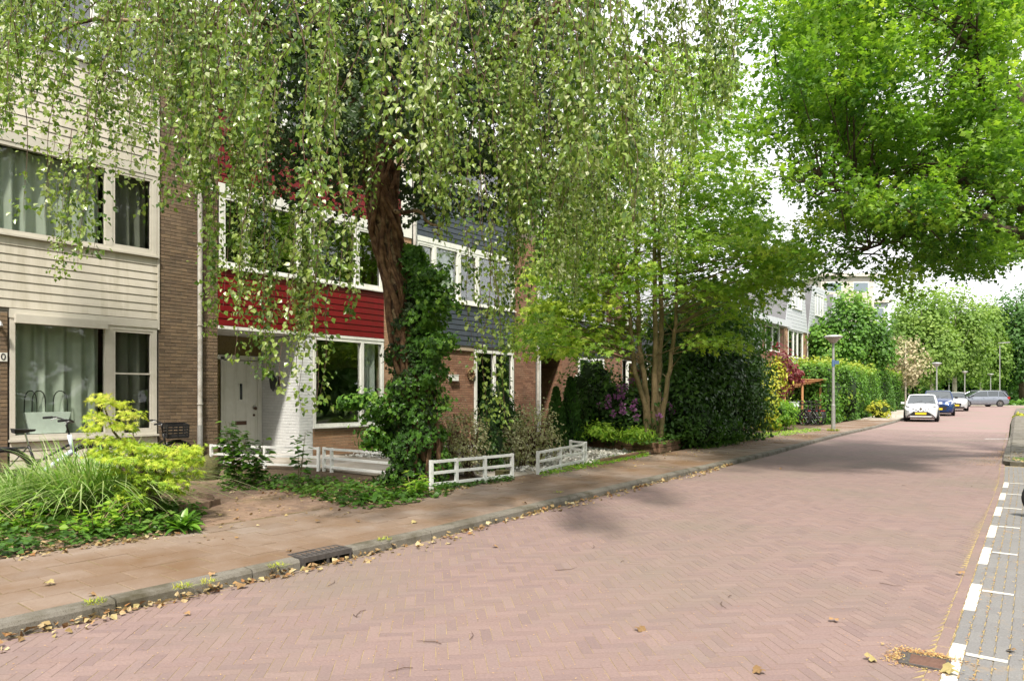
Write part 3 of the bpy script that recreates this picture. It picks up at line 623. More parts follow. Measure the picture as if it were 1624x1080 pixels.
# ---- cream house (left)
h = empty('terraced_house', 'cream clad terraced house at far left with big curtained windows and brown brick pier', 'house', (FX, 4.0, 0)); h.matrix_world.identity(); h.location = (0, 0, 0)
W0, W1 = 1.2, 6.91
shell_house(h, W0, W1, parapet=M['cream'])
bp = slab(h, 'brick_pier', M['mortar'], FX - .28, FX, 6.16, 6.91, 0, 9.0)
bricks(bp, M['brownbrick'], 6.165, 6.908, .1, 8.95, n_obj=260)
bp = slab(h, 'brick_pier', M['mortar'], FX - .28, FX, 3.0, 3.76, 0, 2.84)
bricks(bp, M['brownbrick'], 3.002, 3.758, .1, 2.83, n_obj=150)
planks(h, M['cream'], W0, 6.13, 2.90, 4.06); planks(h, M['cream'], W0, 6.13, 5.76, 7.28)
slab(h, 'corner_trim', M['creamframe'], FX - .02, FX + .032, 6.13, 6.165, 2.72, 7.3)
slab(h, 'window_head', M['creamframe'], FX - .03, FX + .03, W0, 6.13, 5.60, 5.755); slab(h, 'window_head', M['creamframe'], FX - .03, FX + .035, 3.78, 6.13, 2.745, 2.895)
sc_ = slab(h, 'sunscreen_box', M['creamframe'], FX + .03, FX + .13, 3.84, 5.22, 2.66, 2.80)
window(h, 3.79, 6.12, .76, 2.745, (5.28,), fm=M['creamframe'], cur=[(0, 1, M['curtain']), (0, 1, M['netcurtain'])], trans=((1, 1.88),), mw=.13, glass=M['glass'], casements=(1,))
window(h, 1.3, 6.12, 4.10, 5.60, (3.2, 5.28,), fm=M['creamframe'], cur=[(0, 1, M['curtain']), (0, 1, M['curtain']), (0, 1, M['netcurtain'])], mw=.12, casements=(2,))
window(h, 1.3, 6.12, 7.34, 8.85, (2.9, 4.22, 5.05), fm=M['white'], mw=.11, glass=M['glassdark'])
slab(h, 'backing', M['inner'], FX - .25, FX - .002, 3.8, 6.12, 0, .72); planks(h, M['cream'], 3.79, 6.13, .12, .71)
pipe(h, 6.93)
slab(h, 'recess_wall', M['inner'], FX - 1.3, FX - 1.25, 1.2, 3.0, 0, 2.86); slab(h, 'front_door', M['white'], FX - 1.25, FX - 1.2, 1.7, 2.6, .13, 2.3); slab(h, 'door_step', M['conc'], FX - 1.25, FX + .2, 1.25, 2.98, 0, .12)
nb = empty('house_number_sign', 'small white plate with a black 0 on the brown brick pier at far left', 'house number', (FX + .012, 3.66, 2.10))
MB().box(0, .012, -.09, .09, -.07, .07).obj('plate', M['white'], nb)
cu = bpy.data.curves.new('numeral', 'FONT'); cu.body = '0'; cu.size = .15; cu.extrude = .002; cu.align_x = 'CENTER'; cu.align_y = 'CENTER'
_t0 = bpy.data.objects.new('numeral_source', cu); COL.objects.link(_t0); bpy.context.view_layer.update(); _me = bpy.data.meshes.new_from_object(_t0.evaluated_get(bpy.context.evaluated_depsgraph_get())); bpy.data.objects.remove(_t0); _me.materials.clear(); _me.materials.append(M['black']); to = link('numeral', _me); to.parent = nb; to.location = (.015, .035, 0); to.rotation_euler = (pi / 2, 0, pi / 2)
lg = empty('wall_lamp', 'small dark wall lamp on the brown brick pier at the left edge', 'lamp', (FX + .01, 3.62, 2.62))
MB().box(0, .02, -.04, .04, -.05, .05).obj('bracket', M['black'], lg); MB().tube([(.02, 0, .02), (.10, 0, .03), (.12, 0, -.04)], [.02, .03, .05], 8).obj('shade', M['steel'], lg)
# planter inside the window, with black wire hoops
pl = empty('window_planter', 'pale green planter box with black wire hoops standing inside the big cream framed window', 'planter', (FX - .105 + .07, 4.42, .84))
pl.location = (FX - .13, 4.36, .84)
m = MB(); a, b = .34, .26
m.add([(-.05, -b, 0), (.05, -b, 0), (.05, b, 0), (-.05, b, 0), (-.07, -a, .36), (.07, -a, .36), (.07, a, .36), (-.07, a, .36)], [(0, 3, 2, 1), (4, 5, 6, 7), (0, 1, 5, 4), (1, 2, 6, 5), (2, 3, 7, 6), (3, 0, 4, 7)])
m.obj('box', M['planter'], pl)
for c, r_ in ((-.24, .09), (-.12, .10), (.2, .11)):
    MB().tube([(0, c + r_ * cos(t), .36 + (.36 if 0 < t < pi else 0) * sin(t) ** .45) for t in np.linspace(0, pi, 12)], .009, 5).obj('wire_hoop', M['black'], pl)

# ---- red house
h = empty('terraced_house', 'terraced house with deep red cladding, white front door and white painted brick beside the recess', 'house'); W0, W1 = 6.92, 12.74
shell_house(h, W0, W1)
bp = slab(h, 'brick_pier', M['mortar'], FX - 1.5, FX - .001, 6.915, 7.33, 0, 9.0)
bricks(bp, M['brownbrick'], 6.918, 7.328, .1, 8.95, n_obj=200, x=FX)
planks(h, M['red'], 7.34, 11.72, 2.90, 4.06); planks(h, M['red'], 7.34, 12.3, 5.80, 7.30)
slab(h, 'window_head', M['white'], FX - .03, FX + .03, 7.34, 12.3, 5.60, 5.795); slab(h, 'window_head', M['white'], FX - .03, FX + .03, 7.34, 11.72, 2.835, 2.897)
window(h, 7.38, 11.72, 4.10, 5.60, (7.98, 9.25, 9.6, 10.86), mw=.10, glass=M['glassdark'], cur=[None, None, None, None, (.0, .75, M['palecurtain'])], casements=(0, 4))
window(h, 7.38, 12.3, 7.34, 8.85, (8.9, 10.6), glass=M['glassdark'])
window(h, 9.62, 11.72, .76, 2.83, (11.04,), glass=M['glass'], cur=[None, (.35, 1.0, M['palecurtain'])], cdx=.2)
slab(h, 'dark_sill', M['brownbrick'], FX - .02, FX + .05, 9.62, 11.75, .66, .72)
lw = slab(h, 'low_wall', M['palemortar'], FX - .25, FX, 9.62, 11.72, 0, .66); bricks(lw, M['tanbrick'], 9.625, 11.72, .08, .655, n_obj=110)
pt = slab(h, 'brick_pier', M['palemortar'], FX - .28, FX, 11.73, 12.68, 0, 9.0); bricks(pt, M['tanbrick'], 11.735, 12.675, .08, 5.6, n_obj=120)
slab(h, 'white_board', M['white'], FX + .008, FX + .03, 12.32, 12.68, 5.6, 7.35)
wp = slab(h, 'white_brick_wall', M['whitemortar'], FX - 1.55, FX, 9.25, 9.61, 0, 2.83)
bricks(wp, M['whitebrick'], 9.253, 9.608, .10, 2.83, n_obj=90); bricks(wp, M['whitebrick'], 9.25, 9.25, .10, 2.83, x=FX, x1=FX - 1.45, axis='x', n_obj=200)
dx = FX - 1.5
door = slab(h, 'front_door', M['white'], dx - .045, dx, 8.30, 9.13, .14, 2.28)
MB().tube([(dx, 9.05, 1.18), (dx + .05, 9.05, 1.18), (dx + .075, 9.05, 1.18)], [.02, .02, .042], 12).obj('knob', M['brass'], door)
MB().tube([(dx, 9.05, 1.02), (dx + .012, 9.05, 1.02)], .03, 12).obj('lock', M['brass'], door)
MB().box(dx, dx + .012, 8.58, 8.86, .80, .89).obj('letter_plate', M['brass'], door)
q = MB(); q.box(dx, dx + .012, 8.66, 8.78, 1.36, 1.385).box(dx, dx + .012, 8.66, 8.78, 1.755, 1.78).box(dx, dx + .012, 8.66, 8.685, 1.385, 1.755).box(dx, dx + .012, 8.755, 8.78, 1.385, 1.755); sw = q.obj('spy_window', M['white'], door)
MB().box(dx, dx + .004, 8.685, 8.755, 1.385, 1.755).obj('pane', M['carglass'], sw)
q = MB(); q.box(dx - .06, dx + .03, 8.22, 8.30, .12, 2.36).box(dx - .06, dx + .03, 9.13, 9.24, .12, 2.36).box(dx - .061, dx + .03, 7.33, 9.24, 2.30, 2.40); q.obj('door_frame', M['white'], h)
slab(h, 'side_light', M['yglass'], dx - .02, dx - .01, 7.34, 8.22, .12, 2.30)
slab(h, 'transom_light', M['yglass'], dx - .02, dx - .01, 7.34, 9.24, 2.40, 2.86)
slab(h, 'recess_ceiling', M['white'], dx, FX - .2, 7.34, 9.24, 2.84, 2.85); slab(h, 'door_step', M['conc'], dx, FX + .3, 7.35, 9.25, 0, .13)
pipe(h, 12.74)
la = empty('wall_lantern', 'black coach lantern on the white painted brick wall beside the front door', 'lantern', (FX - .75, 9.25, 1.80))
MB().box(-.03, .03, -.02, 0, -.10, .12).tube([(0, -.01, .09), (0, -.10, .16), (0, -.17, .10)], .01, 6).obj('bracket', M['black'], la)
MB().lathe([(.012, .16), (.02, .13), (.085, .06), (.09, .045), (.06, -.16), (.03, -.19), (.01, -.23)], (0, -.17, 0), 6).obj('lantern_body', M['black'], la)
# ---- blue house
h = empty('terraced_house', 'slate blue clad terraced house behind the ivy trunk with a wide sliding door', 'house'); W0, W1 = 12.76, 18.27
shell_house(h, W0, W1)
planks(h, M['blue'], 12.86, 17.07, 2.90, 4.06); planks(h, M['blue'], 12.86, 17.07, 5.74, 7.32)
slab(h, 'window_head', M['white'], FX - .03, FX + .03, 12.86, 17.07, 5.60, 5.735)
slab(h, 'top_trim', M['white'], FX - .02, FX + .05, 12.86, 17.07, 7.32, 7.40)
slab(h, 'corner_trim', M['white'], FX - .02, FX + .03, 12.78, 12.86, 5.7, 7.4)
window(h, 12.86, 17.07, 4.10, 5.60, (13.55, 14.50, 15.33), mw=.10, glass=M['glass'], cur=[(.2, 1, M['palecurtain']), (0, 1, M['palecurtain']), None, None], casements=(0, 2))
window(h, 12.86, 17.07, 7.41, 8.85, (14.2, 15.6), glass=M['glassdark'])
gw = slab(h, 'brick_wall', M['mortar'], FX - .25, FX, 12.9, 15.16, 0, 2.84); bricks(gw, M['redbrick'], 12.905, 15.155, .1, 2.80, n_obj=280)
slab(h, 'pale_cap', M['palemortar'], FX - .02, FX + .06, 13.9, 15.1, 2.76, 2.84)
window(h, 15.2, 17.02, .14, 2.82, (16.1,), glass=M['glassdark'], fr=.09, sill=False, name='sliding_door')
bp = slab(h, 'brick_pier', M['mortar'], FX - .28, FX, 17.08, 18.2, 0, 9.0); bricks(bp, M['redbrick'], 17.085, 18.195, .1, 6.5, n_obj=300)
pipe(h, 18.25)
mb_ = empty('letter_box', 'small white letter box on the brown brick wall right of the ivy covered trunk', 'letter box', (FX + .01, 14.25, 1.98))
MB().box(0, .09, -.16, .16, -.09, .07).obj('body', M['white'], mb_); MB().box(.0, .10, -.17, .17, .07, .085).obj('lid', M['white'], mb_)
wr = empty('door_wreath', 'small round brown wreath hanging on the brick beside the sliding door', 'wreath', (FX + .03, 15.0, 2.10))
MB().tube([(.0, .13 * cos(t), .13 * sin(t)) for t in np.linspace(0, 2 * pi, 14)], .03, 6).obj('ring', M['vine'], wr)
P = np.array([(.02 + R.uniform(0, .03), (.13 + R.gauss(0, .02)) * cos(t), (.13 + R.gauss(0, .02)) * sin(t)) for t in np.linspace(0, 2 * pi, 80)])
leaves('leaves', P, rnd(80), rnd(80), .05, M['litter'], wr)
# ---- dark clad house
h = empty('terraced_house', 'dark clad terraced house behind the maple with a cream door in a shaded recess', 'house'); W0, W1 = 18.29, 23.95
shell_house(h, W0, W1)
planks(h, M['dark'], 18.4, 23.2, 2.90, 4.06, pitch=.29); planks(h, M['blue'], 18.4, 23.2, 5.74, 7.32)
for z in (3.18, 3.47, 3.76): slab(h, 'pale_strip', M['steel'], FX + .02, FX + .03, 18.4, 23.2, z, z + .03)
window(h, 18.38, 20.1, 4.16, 5.62, (19.0,), casements=(1,), cur=[None, (0, 1, M['palecurtain'])])
window(h, 20.15, 23.2, 4.16, 5.5, (21.7, 22.6)); window(h, 18.38, 23.2, 7.41, 8.85, (19.8, 21.6), glass=M['glassdark'])
slab(h, 'canopy', M['steel'], FX, FX + .6, 20.15, 23.25, 5.5, 5.6)
d2 = slab(h, 'front_door', M['creamframe'], FX - 1.25, FX - 1.2, 19.0, 19.9, .14, 2.35)
slab(h, 'door_post', M['white'], FX - .05, FX + .03, 18.33, 18.45, .1, 2.85); slab(h, 'door_frame', M['creamframe'], FX - 1.26, FX - 1.19, 19.9, 20.0, .12, 2.84)
slab(h, 'transom_light', M['glassdark'], FX - 1.24, FX - 1.22, 18.4, 19.9, 2.4, 2.84)
pr = slab(h, 'brick_wall', M['mortar'], FX - 1.3, FX, 19.72, 20.72, 0, 2.84); bricks(pr, M['redbrick'], 19.725, 20.715, .1, 2.83, n_obj=120); bricks(pr, M['redbrick'], 19.72, 19.72, .1, 2.83, x=FX, x1=FX - 1.2, axis='x', n_obj=120)
window(h, 20.76, 22.5, .95, 2.83, (21.75,), cur=[(0, .4, M['palecurtain']), None]); lw = slab(h, 'low_wall', M['mortar'], FX - .2, FX, 20.76, 23.9, 0, .9); bricks(lw, M['redbrick'], 20.77, 23.9, .1, .88, n_obj=60)
bp = slab(h, 'brick_pier', M['mortar'], FX - .2, FX, 22.55, 23.9, 0, 9.0); bricks(bp, M['redbrick'], 22.56, 23.9, .92, 6.6, n_obj=120)
hn = empty('house_number_sign', 'tiny pale number plate beside the window of the dark clad house', 'house number', (FX + .01, 20.6, 2.1)); MB().box(0, .02, -.07, .07, -.1, .1).obj('plate', M['white'], hn)
# ---- pale sided house behind the maple stems
h = empty('terraced_house', 'pale grey sided terraced house mostly hidden behind the maple stems', 'house'); W0, W1 = 23.97, 29.6
shell_house(h, W0, W1); planks(h, M['whitefar'], 24.0, 29.6, 5.0, 8.9, pitch=.2); planks(h, M['dark'], 24, 29.6, 2.9, 4.0)
window(h, 24.3, 27.6, 4.1, 5.0, (25.6,)); bp = slab(h, 'brick_wall', M['mortar'], FX - .2, FX, 27.65, 29.58, 0, 4.95); bricks(bp, M['redbrick'], 27.66, 29.57, .1, 4.9, n_obj=40)
window(h, 24.3, 27.6, .9, 2.83, (26,))
# ---- lower flat roofed houses
def low_house(y0, y1, label):
    h = empty('terraced_house', label, 'house')
    m = MB(); xb = FX - 8; m.box(xb, FX - .06, y0, y0 + .12, 0, 5.9).box(xb, FX - .06, y1 - .12, y1, 0, 5.9).box(xb, xb + .15, y0 + .12, y1 - .12, 0, 5.9).box(FX - 3, FX - 2.9, y0 + .12, y1 - .12, 0, 5.9); m.obj('wall', M['inner'], h)
    sp = slab(h, 'spandrel', M['mortar'], FX - .2, FX - .002, y0, y1, 2.7, 4.1); bricks(sp, M['redbrick'], y0, y1, 2.7, 4.08, n_obj=0, course=.08, L=.26)
    slab(h, 'fascia', M['whitefar'], FX - .2, FX + .5, y0, y1, 5.62, 6.0); slab(h, 'roof', M['greypanel'], xb, FX - .2, y0, y1, 5.9, 6.0)
    for a, b in ((y0 + .5, y0 + (y1 - y0) * .46), (y0 + (y1 - y0) * .54, y1 - .75)):
        window(h, a, b, 4.1, 5.6, ((a + b) / 2,)); window(h, a, b, .8, 2.7, ((a + b) / 2,))
    for a, b in ((y0, y0 + .5), (y0 + (y1 - y0) * .46, y0 + (y1 - y0) * .54), (y1 - .75, y1)):
        p_ = slab(h, 'brick_pier', M['mortar'], FX - .2, FX + .003, a + .001, b - .001, 0, 5.6); bricks(p_, M['redbrick'], a + .002, b - .002, .1, 5.55, x=FX + .003, n_obj=0)
    return h
low_house(29.62, 36.7, 'flat roofed brick house hidden behind the dark evergreens'); low_house(36.72, 44.0, 'flat roofed brick house with white eave just left of the first white dormer')
# ---- white dormer houses
def dormer_house(y0, y1, label, z0=5.66, z1=9.1):
    h = empty('terraced_house', label, 'house')
    m = MB(); m.box(FX - 9, FX - .06, y0, y0 + .12, 0, z0).box(FX - 9, FX - .06, y1 - .12, y1, 0, z0).box(FX - 9, FX - 8.85, y0 + .12, y1 - .12, 0, z0).box(FX - 3, FX - 2.9, y0 + .12, y1 - .12, 0, z0); m.obj('wall', M['inner'], h)
    a, b = y0 + 1.25, y1 - .9; xb = FX - 7; xf = FX + .05
    MB().add([(xf, y0, z0), (xf, y1, z0), (xf, b, z1), (xf, a, z1), (xf - .2, y0, z0), (xf - .2, y1, z0), (xf - .2, b, z1), (xf - .2, a, z1)], [(0, 1, 2, 3), (7, 6, 5, 4), (0, 4, 5, 1)]).obj('gable_wall', M['whitefar'], h)
    rf = MB().add([(xf, y0, z0), (xf, a, z1), (xb, a, z1), (xb, y0, z0), (xf, b, z1), (xb, b, z1), (xf, y1, z0), (xb, y1, z0)], [(3, 2, 1, 0), (2, 5, 4, 1), (5, 7, 6, 4)]).obj('roof', M['greypanel'], h)
    n = 16
    for i in range(n):
        z = z0 + (z1 - z0) * (i + .02) / n; t = (z - z0) / (z1 - z0); p0, p1 = y0 + (a - y0) * t + .03, y1 + (b - y1) * t - .03
        if 6.95 < z < 8.6:
            wa, wb = (y0 + y1) / 2 - 1.0, (y0 + y1) / 2 + 1.1
            MB().box(xf, xf + .02, p0, wa, z, z + .19).box(xf, xf + .02, wb, p1, z, z + .19).obj('plank', M['whitefar'], h)
        else: MB().box(xf, xf + .02, p0, p1, z, z + .19).obj('plank', M['whitefar'], h)
    window(h, (y0 + y1) / 2 - 1.0, (y0 + y1) / 2 + 1.1, 7.05, 8.55, ((y0 + y1) / 2 - .35, (y0 + y1) / 2 + .45), x=xf + .02, sill=True, glass=M['glassdark'])
    for a_, b_ in ((y0, y0 + .8), (y1 - .8, y1)):
        p_ = slab(h, 'brick_pier', M['palemortar'], FX - .2, FX, a_ + .001, b_ - .001, 0, z0); bricks(p_, M['tanbrick'], a_, b_, .1, z0, n_obj=0)
    window(h, y0 + .85, y1 - .85, 3.9, z0 - .02, (y0 + 2.0, y1 - 2.0)); slab(h, 'spandrel', M['whitefar'], FX - .2, FX - .01, y0 + .8, y1 - .8, 2.7, 3.87)
    window(h, y0 + .85, y1 - .85, .8, 2.68, (y0 + 2.0,)); pipe(h, y1 - .02, .1, z0)
dormer_house(44.1, 49.0, 'brick house with a white trapezoid dormer, nearest of the dormer row'); dormer_house(49.04, 54.6, 'brick house with a white trapezoid dormer, second of the row beside the lamp post')
dormer_house(54.64, 60.2, 'third white dormer house mostly hidden behind the green tree')
# ---- far apartment block and distant houses
def block(name, label, px0, px1, z, ytop, storeys, mt, hh=None, dep=12):
    A = cw(px0, z, h=0); B = cw(px1, z, h=0); L = (B - A); W = L.length; ang = math.atan2(L.y, L.x); top = H + (YH - ytop) / FPX * z
    h = empty(name, label, 'building', (A.x, A.y, .3), ang); fh = (top - .3) / storeys
    MB().box(0, W, .02, dep, 0, top).obj('wall', mt, h); MB().box(-.4, W + .4, -.5, dep, top, top + .45).obj('roof', M['farwall'], h)
    for s in range(storeys):
        k = max(1, int(W / 3.2))
        for i in range(k):
            a = W * (i + .2) / k; b = W * (i + .8) / k
            f = MB().box(a, b, -.03, .05, s * fh + fh * .35, s * fh + fh * .85).obj('window', M['white'], h)
            MB().box(a + .12, b - .12, -.05, -.035, s * fh + fh * .35 + .12, s * fh + fh * .85 - .12).obj('pane', M['farglass'], f)
    return h
block('apartment_building', 'pale flat roofed apartment block rising far behind the green tree', 1302, 1386, 105, 442, 6, M['farwall'])
block('apartment_building', 'lower brown banded block just right of the pale apartment building', 1380, 1408, 112, 483, 5, M['whitefar'])
block('far_house', 'pale house glimpsed between the birch trunks at the end of the street', 1490, 1512, 118, 592, 2, M['whitefar'])
block('far_house', 'white house glimpsed right of the birch trunks behind the wagon', 1529, 1556, 122, 586, 2, M['whitefar'])

# ================================================================== TREES AND PLANTS
def ell(px, yt, yb, z, wpx, dz=None, h0=None):
    k = FPX / z; c = cw(px, z, (yt + yb) / 2); rz = (yb - yt) / 2 / k; r = wpx / 2 / k
    if h0 is not None:
        top = c.z + rz; c.z = (top + h0) / 2; rz = (top - h0) / 2
    return (tuple(c), (r, dz or r, rz))
# ---- weeping birch
tz = 10.8
tb = [(668, 782), (664, 700), (652, 600), (636, 500), (622, 420), (608, 340), (600, 280), (602, 200), (618, 90), (640, -30), (655, -160)]
TP = [cw(a, tz, b) for a, b in tb]; base = Vector((TP[0].x, TP[0].y, .05)); TP[0].z = .0
birch = empty('birch_tree', 'large weeping birch with hanging twigs, its trunk wrapped in ivy before the red house', 'tree', base)
loc = lambda p: Vector(p) - base
m = MB(); TR = [.26, .21, .185, .175, .18, .185, .18, .16, .14, .11, .08]
fine = []; fr_ = []
for i in range(len(TP) - 1):
    for t in (0, .33, .66): fine.append(loc(TP[i].lerp(TP[i + 1], t)) + Vector((R.gauss(0, .012), R.gauss(0, .012), 0))); fr_.append((TR[i] * (1 - t) + TR[i + 1] * t) * R.uniform(.93, 1.07))
m.tube(fine, fr_, 14); limbs = []
def limb(pts, r0, r1, m_=m):
    P = [loc(cw(a, z, b)) for a, b, z in pts]; Q = []
    for i in range(len(P) - 1):
        for t in (0, .25, .5, .75): Q.append(P[i].lerp(P[i + 1], t) + Vector((R.gauss(0, .03), R.gauss(0, .03), R.gauss(0, .03))))
    Q.append(P[-1]); m_.tube(Q, [r0 + (r1 - r0) * i / (len(Q) - 1) for i in range(len(Q))], 8); limbs.append(Q)
limb([(602, 240, 10.8), (700, 150, 9.7), (780, 90, 8.8), (870, 15, 7.9), (1000, -60, 6.9)], .11, .04)
limb([(604, 200, 10.8), (500, 90, 9.6), (380, 0, 8.6), (200, -80, 7.4)], .11, .04)
limb([(610, 120, 10.8), (720, 20, 11.2), (900, -60, 11.4)], .09, .03); limb([(610, 130, 10.8), (480, 10, 11.6), (330, -60, 12)], .08, .03)
limb([(640, -30, 10.8), (600, -120, 8.8), (540, -260, 6.6)], .09, .03); limb([(345, 40, 8.8), (150, 20, 8), (20, 90, 7.6)], .035, .012)
limb([(620, 330, 10.7), (665, 330, 10.5), (685, 352, 10.3), (697, 372, 10.2)], .035, .014); limb([(870, 15, 7.9), (980, 80, 7.6), (1100, 130, 7.4)], .03, .01)
m.obj('trunk', M['bark'], birch, smooth=True)
m = MB()
for i in range(52):
    a = R.uniform(0, 6.28); w_ = R.choice([-1, 1]) * R.uniform(.2, 1.9); Q = []; rr = R.choice([R.uniform(.012, .03), R.uniform(.02, .055)]); j0 = R.randint(0, 8); j1 = R.randint(16, 24)
    for j in range(j0, j1):
        t = j; aa = a + w_ * j * .16 + .45 * sin(j * .8 + i * 1.7); q = fr_[j] + rr * (.8 + .5 * sin(j * .6 + i))
        Q.append(fine[j] + Vector((cos(aa) * q, sin(aa) * q, 0)))
    if len(Q) > 2: m.tube(Q, [rr * (1 - .4 * k / len(Q)) for k in range(len(Q))], 6)
m.obj('ivy_stem', M['vine'], birch, smooth=True)
EX = [-80, 0, 90, 130, 180, 240, 300, 350, 400, 440, 480, 520, 560, 600, 660, 700, 760, 800, 850, 900, 950, 1000, 1060, 1120, 1160, 1190]
ED = [90, 110, 160, 175, 185, 205, 240, 300, 350, 370, 340, 290, 240, 240, 235, 240, 270, 300, 340, 370, 400, 330, 310, 240, 170, 60]
SX = [-80, 0, 50, 90, 130, 200, 245, 300, 340, 390, 430, 460, 500, 550, 590, 650, 700, 740, 790, 830, 880, 940, 1000, 1060, 1100, 1150, 1190]
SDn = [260, 300, 355, 435, 390, 300, 500, 400, 540, 540, 640, 640, 560, 520, 330, 280, 350, 400, 470, 470, 500, 480, 400, 420, 380, 300, 160]
tw = MB(); LP, LD, LN, LT = [], [], [], []
tc = np.array([base.x, base.y])
FORCED = [(1000, 7, 230), (1060, 7, 260), (1100, 6.6, 250), (1140, 6.5, 200), (960, 7.5, 280), (1030, 6.8, 160), (1085, 7.2, 130), (1125, 6.9, 90), (1160, 6.3, 150), (60, 6.5, 150), (120, 6.5, 190), (15, 6.6, 200), (95, 7, 120), (150, 7, 150), (180, 6.8, 200), (40, 6.8, 120), (130, 6.5, 425), (50, 7, 335), (245, 8, 380), (338, 7.5, 525), (362, 7.3, 470), (418, 6.9, 590), (446, 6.6, 635), (492, 7, 640), (552, 7.5, 500), (758, 8, 600), (787, 7.8, 690), (822, 8.2, 575), (700, 7.6, 400), (900, 8, 480), (950, 8.2, 440), (205, 7.2, 300)]
cnt = 0; tries = 0; nxt = 0; t_next = 0
while cnt < 640 and tries < 20000:
    tries += 1
    if (cnt >= nxt or tries > t_next) and FORCED:
        bu, bz, byb = FORCED.pop(); nxt = cnt + R.randint(2, 4); t_next = tries + 20; bs_ = R.uniform(.05, .10); bln = R.uniform(2.2, 3.6)
    elif cnt >= nxt or tries > t_next:
        nxt = cnt + R.randint(5, 12); t_next = tries + 40; bu = R.uniform(-80, 1180); bz = R.uniform(5.2, 13.0); bs_ = R.uniform(.07, .17); bD = np.interp(bu, EX, ED); bS = np.interp(bu, SX, SDn); byb = (bD + (bS - bD) * R.random() ** .7) if R.random() < .5 else bD - abs(R.gauss(0, 1)) * 120; bln = R.uniform(1.5, 3.6)
    z = bz + R.gauss(0, bs_); u = bu + R.gauss(0, bs_) * FPX / bz
    X = (u - 812) / FPX * z; xy = np.array([X * CT - z * ST, X * ST + z * CT]); dist = np.linalg.norm(xy - tc)
    if dist > 6.4 or (xy[0] < -12.6): continue
    if u < -90 or u > 1165 or z < 4.9: continue
    if u < 170 and R.random() < .45: continue
    if 520 < u < 720 and z > 8 and R.random() < .5: continue
    D = np.interp(u, EX, ED); S = np.interp(u, SX, SDn)
    strandy = R.random() < .42
    forced_ = bln > 2.19 and bs_ < .101
    yb = byb - abs(R.gauss(0, 50 if not forced_ else 38)) + 12
    if not forced_ and not strandy and yb > D: yb = D - abs(R.gauss(0, 1)) * 60 if R.random() < .3 else yb
    if yb < -40: continue
    hb = H + (YH - yb) / FPX * z; ht = 7.6 - .12 * dist + R.uniform(-.6, .6)
    if ht - hb < .5: continue
    ln = min(ht - hb, bln * R.uniform(.7, 1.1)); hs_ = hb + ln; n = int(ln / .2) + 2
    ox, oy = R.gauss(0, .12), R.gauss(0, .12); wx, wy = R.uniform(0, 6), R.uniform(0, 6); Q = []
    for j in range(n):
        t = j / (n - 1); c = (1 - t) ** 2.2
        Q.append(Vector((xy[0] + ox * c * 3 + .03 * sin(wx + j * .9) + (base.x - xy[0]) * .10 * c, xy[1] + oy * c * 3 + .03 * sin(wy + j * .8) + (base.y - xy[1]) * .10 * c, hs_ - t * ln)) - base)
    tw.tube(Q, [.0045 * (1.4 - j / (n - 1)) for j in range(n)], 3, cap=False); cnt += 1
    k = int(ln * R.uniform(42, 74) * (1.15 if not strandy else .8)); ts = np.sort(NR.random(k) ** .85) * (n - 1); wsp = R.uniform(.028, .065)
    Qa = np.array(Q); i0 = np.minimum(ts.astype(int), n - 2); f_ = (ts - i0)[:, None]; pts = Qa[i0] * (1 - f_) + Qa[i0 + 1] * f_
    off = rnd(k, wsp); off[:, 2] *= .5; LP.append(pts + off)
    LD.append(unit(off * 8 + rnd(k, .35) + np.array([0, 0, -.9]))); LN.append(unit(off * 7 + rnd(k, .55) + np.array([.35, -.15, .25])))
    LT.append(np.clip(.42 + R.gauss(0, .2) + NR.normal(size=k) * .22, 0, 1))
tw.obj('hanging_twig', M['twig'], birch, 'stuff')
LP = np.concatenate(LP); print('birch leaves', len(LP))
leaves('crown', LP, np.concatenate(LD), np.concatenate(LN), .056 * (.6 + .6 * NR.random(len(LP))), M['birchleaf'], birch, T_BIRCH, np.concatenate(LT))
# ivy of the trunk: a dense skirt below, above it dark leaves spread wide to paint in the crown's shade
def around(path_px, n, seed=0):
    """path rows: py, px centre, half width px"""
    pr = np.array(path_px, float); t = NR.random(n); py = pr[0, 0] + (pr[-1, 0] - pr[0, 0]) * t
    c = np.interp(py, pr[:, 0], pr[:, 1]); hw = np.interp(py, pr[:, 0], pr[:, 2]) * tz / FPX
    a = NR.random(n) * 2 * pi; q = hw * (.55 + .5 * NR.random(n) ** .7) * (1 + .26 * np.sin(a * 3 + py * .06) + .22 * np.sin(py * .13 + a))
    X = (c - 812) / FPX * tz; bx = X * CT - tz * ST; by = X * ST + tz * CT
    P = np.stack([bx + q * np.cos(a) - base.x, by + q * np.sin(a) - base.y, H + (YH - py) / FPX * tz - base.z], 1)
    o = np.stack([np.cos(a), np.sin(a), np.full(n, .25)], 1); return P, o
P, o = around([(385, 650, 12), (430, 660, 24), (470, 670, 30), (520, 674, 34), (560, 668, 38), (600, 664, 42), (650, 652, 48), (700, 655, 48), (740, 662, 46), (785, 665, 52)], 6800)
kp = P[:, 2] > .03; P, o = P[kp], o[kp]
ivy_plant = empty('ivy', 'bright green ivy skirt climbing the lower half of the birch trunk', 'ivy', base)
leaves('foliage', P, unit(rnd(len(P), .6) + np.array([0, 0, -1.]) + o * .3), unit(o + rnd(len(P), .45)), .085 * (.6 + .6 * NR.random(len(P))), M['ivy'], ivy_plant, T_IVY, clump_tint(P, 4, .55, .3, .25))
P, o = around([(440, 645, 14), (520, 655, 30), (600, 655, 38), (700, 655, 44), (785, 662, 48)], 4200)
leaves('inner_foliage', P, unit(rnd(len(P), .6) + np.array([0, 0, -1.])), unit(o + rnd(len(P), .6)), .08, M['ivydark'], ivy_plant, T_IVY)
m = MB()
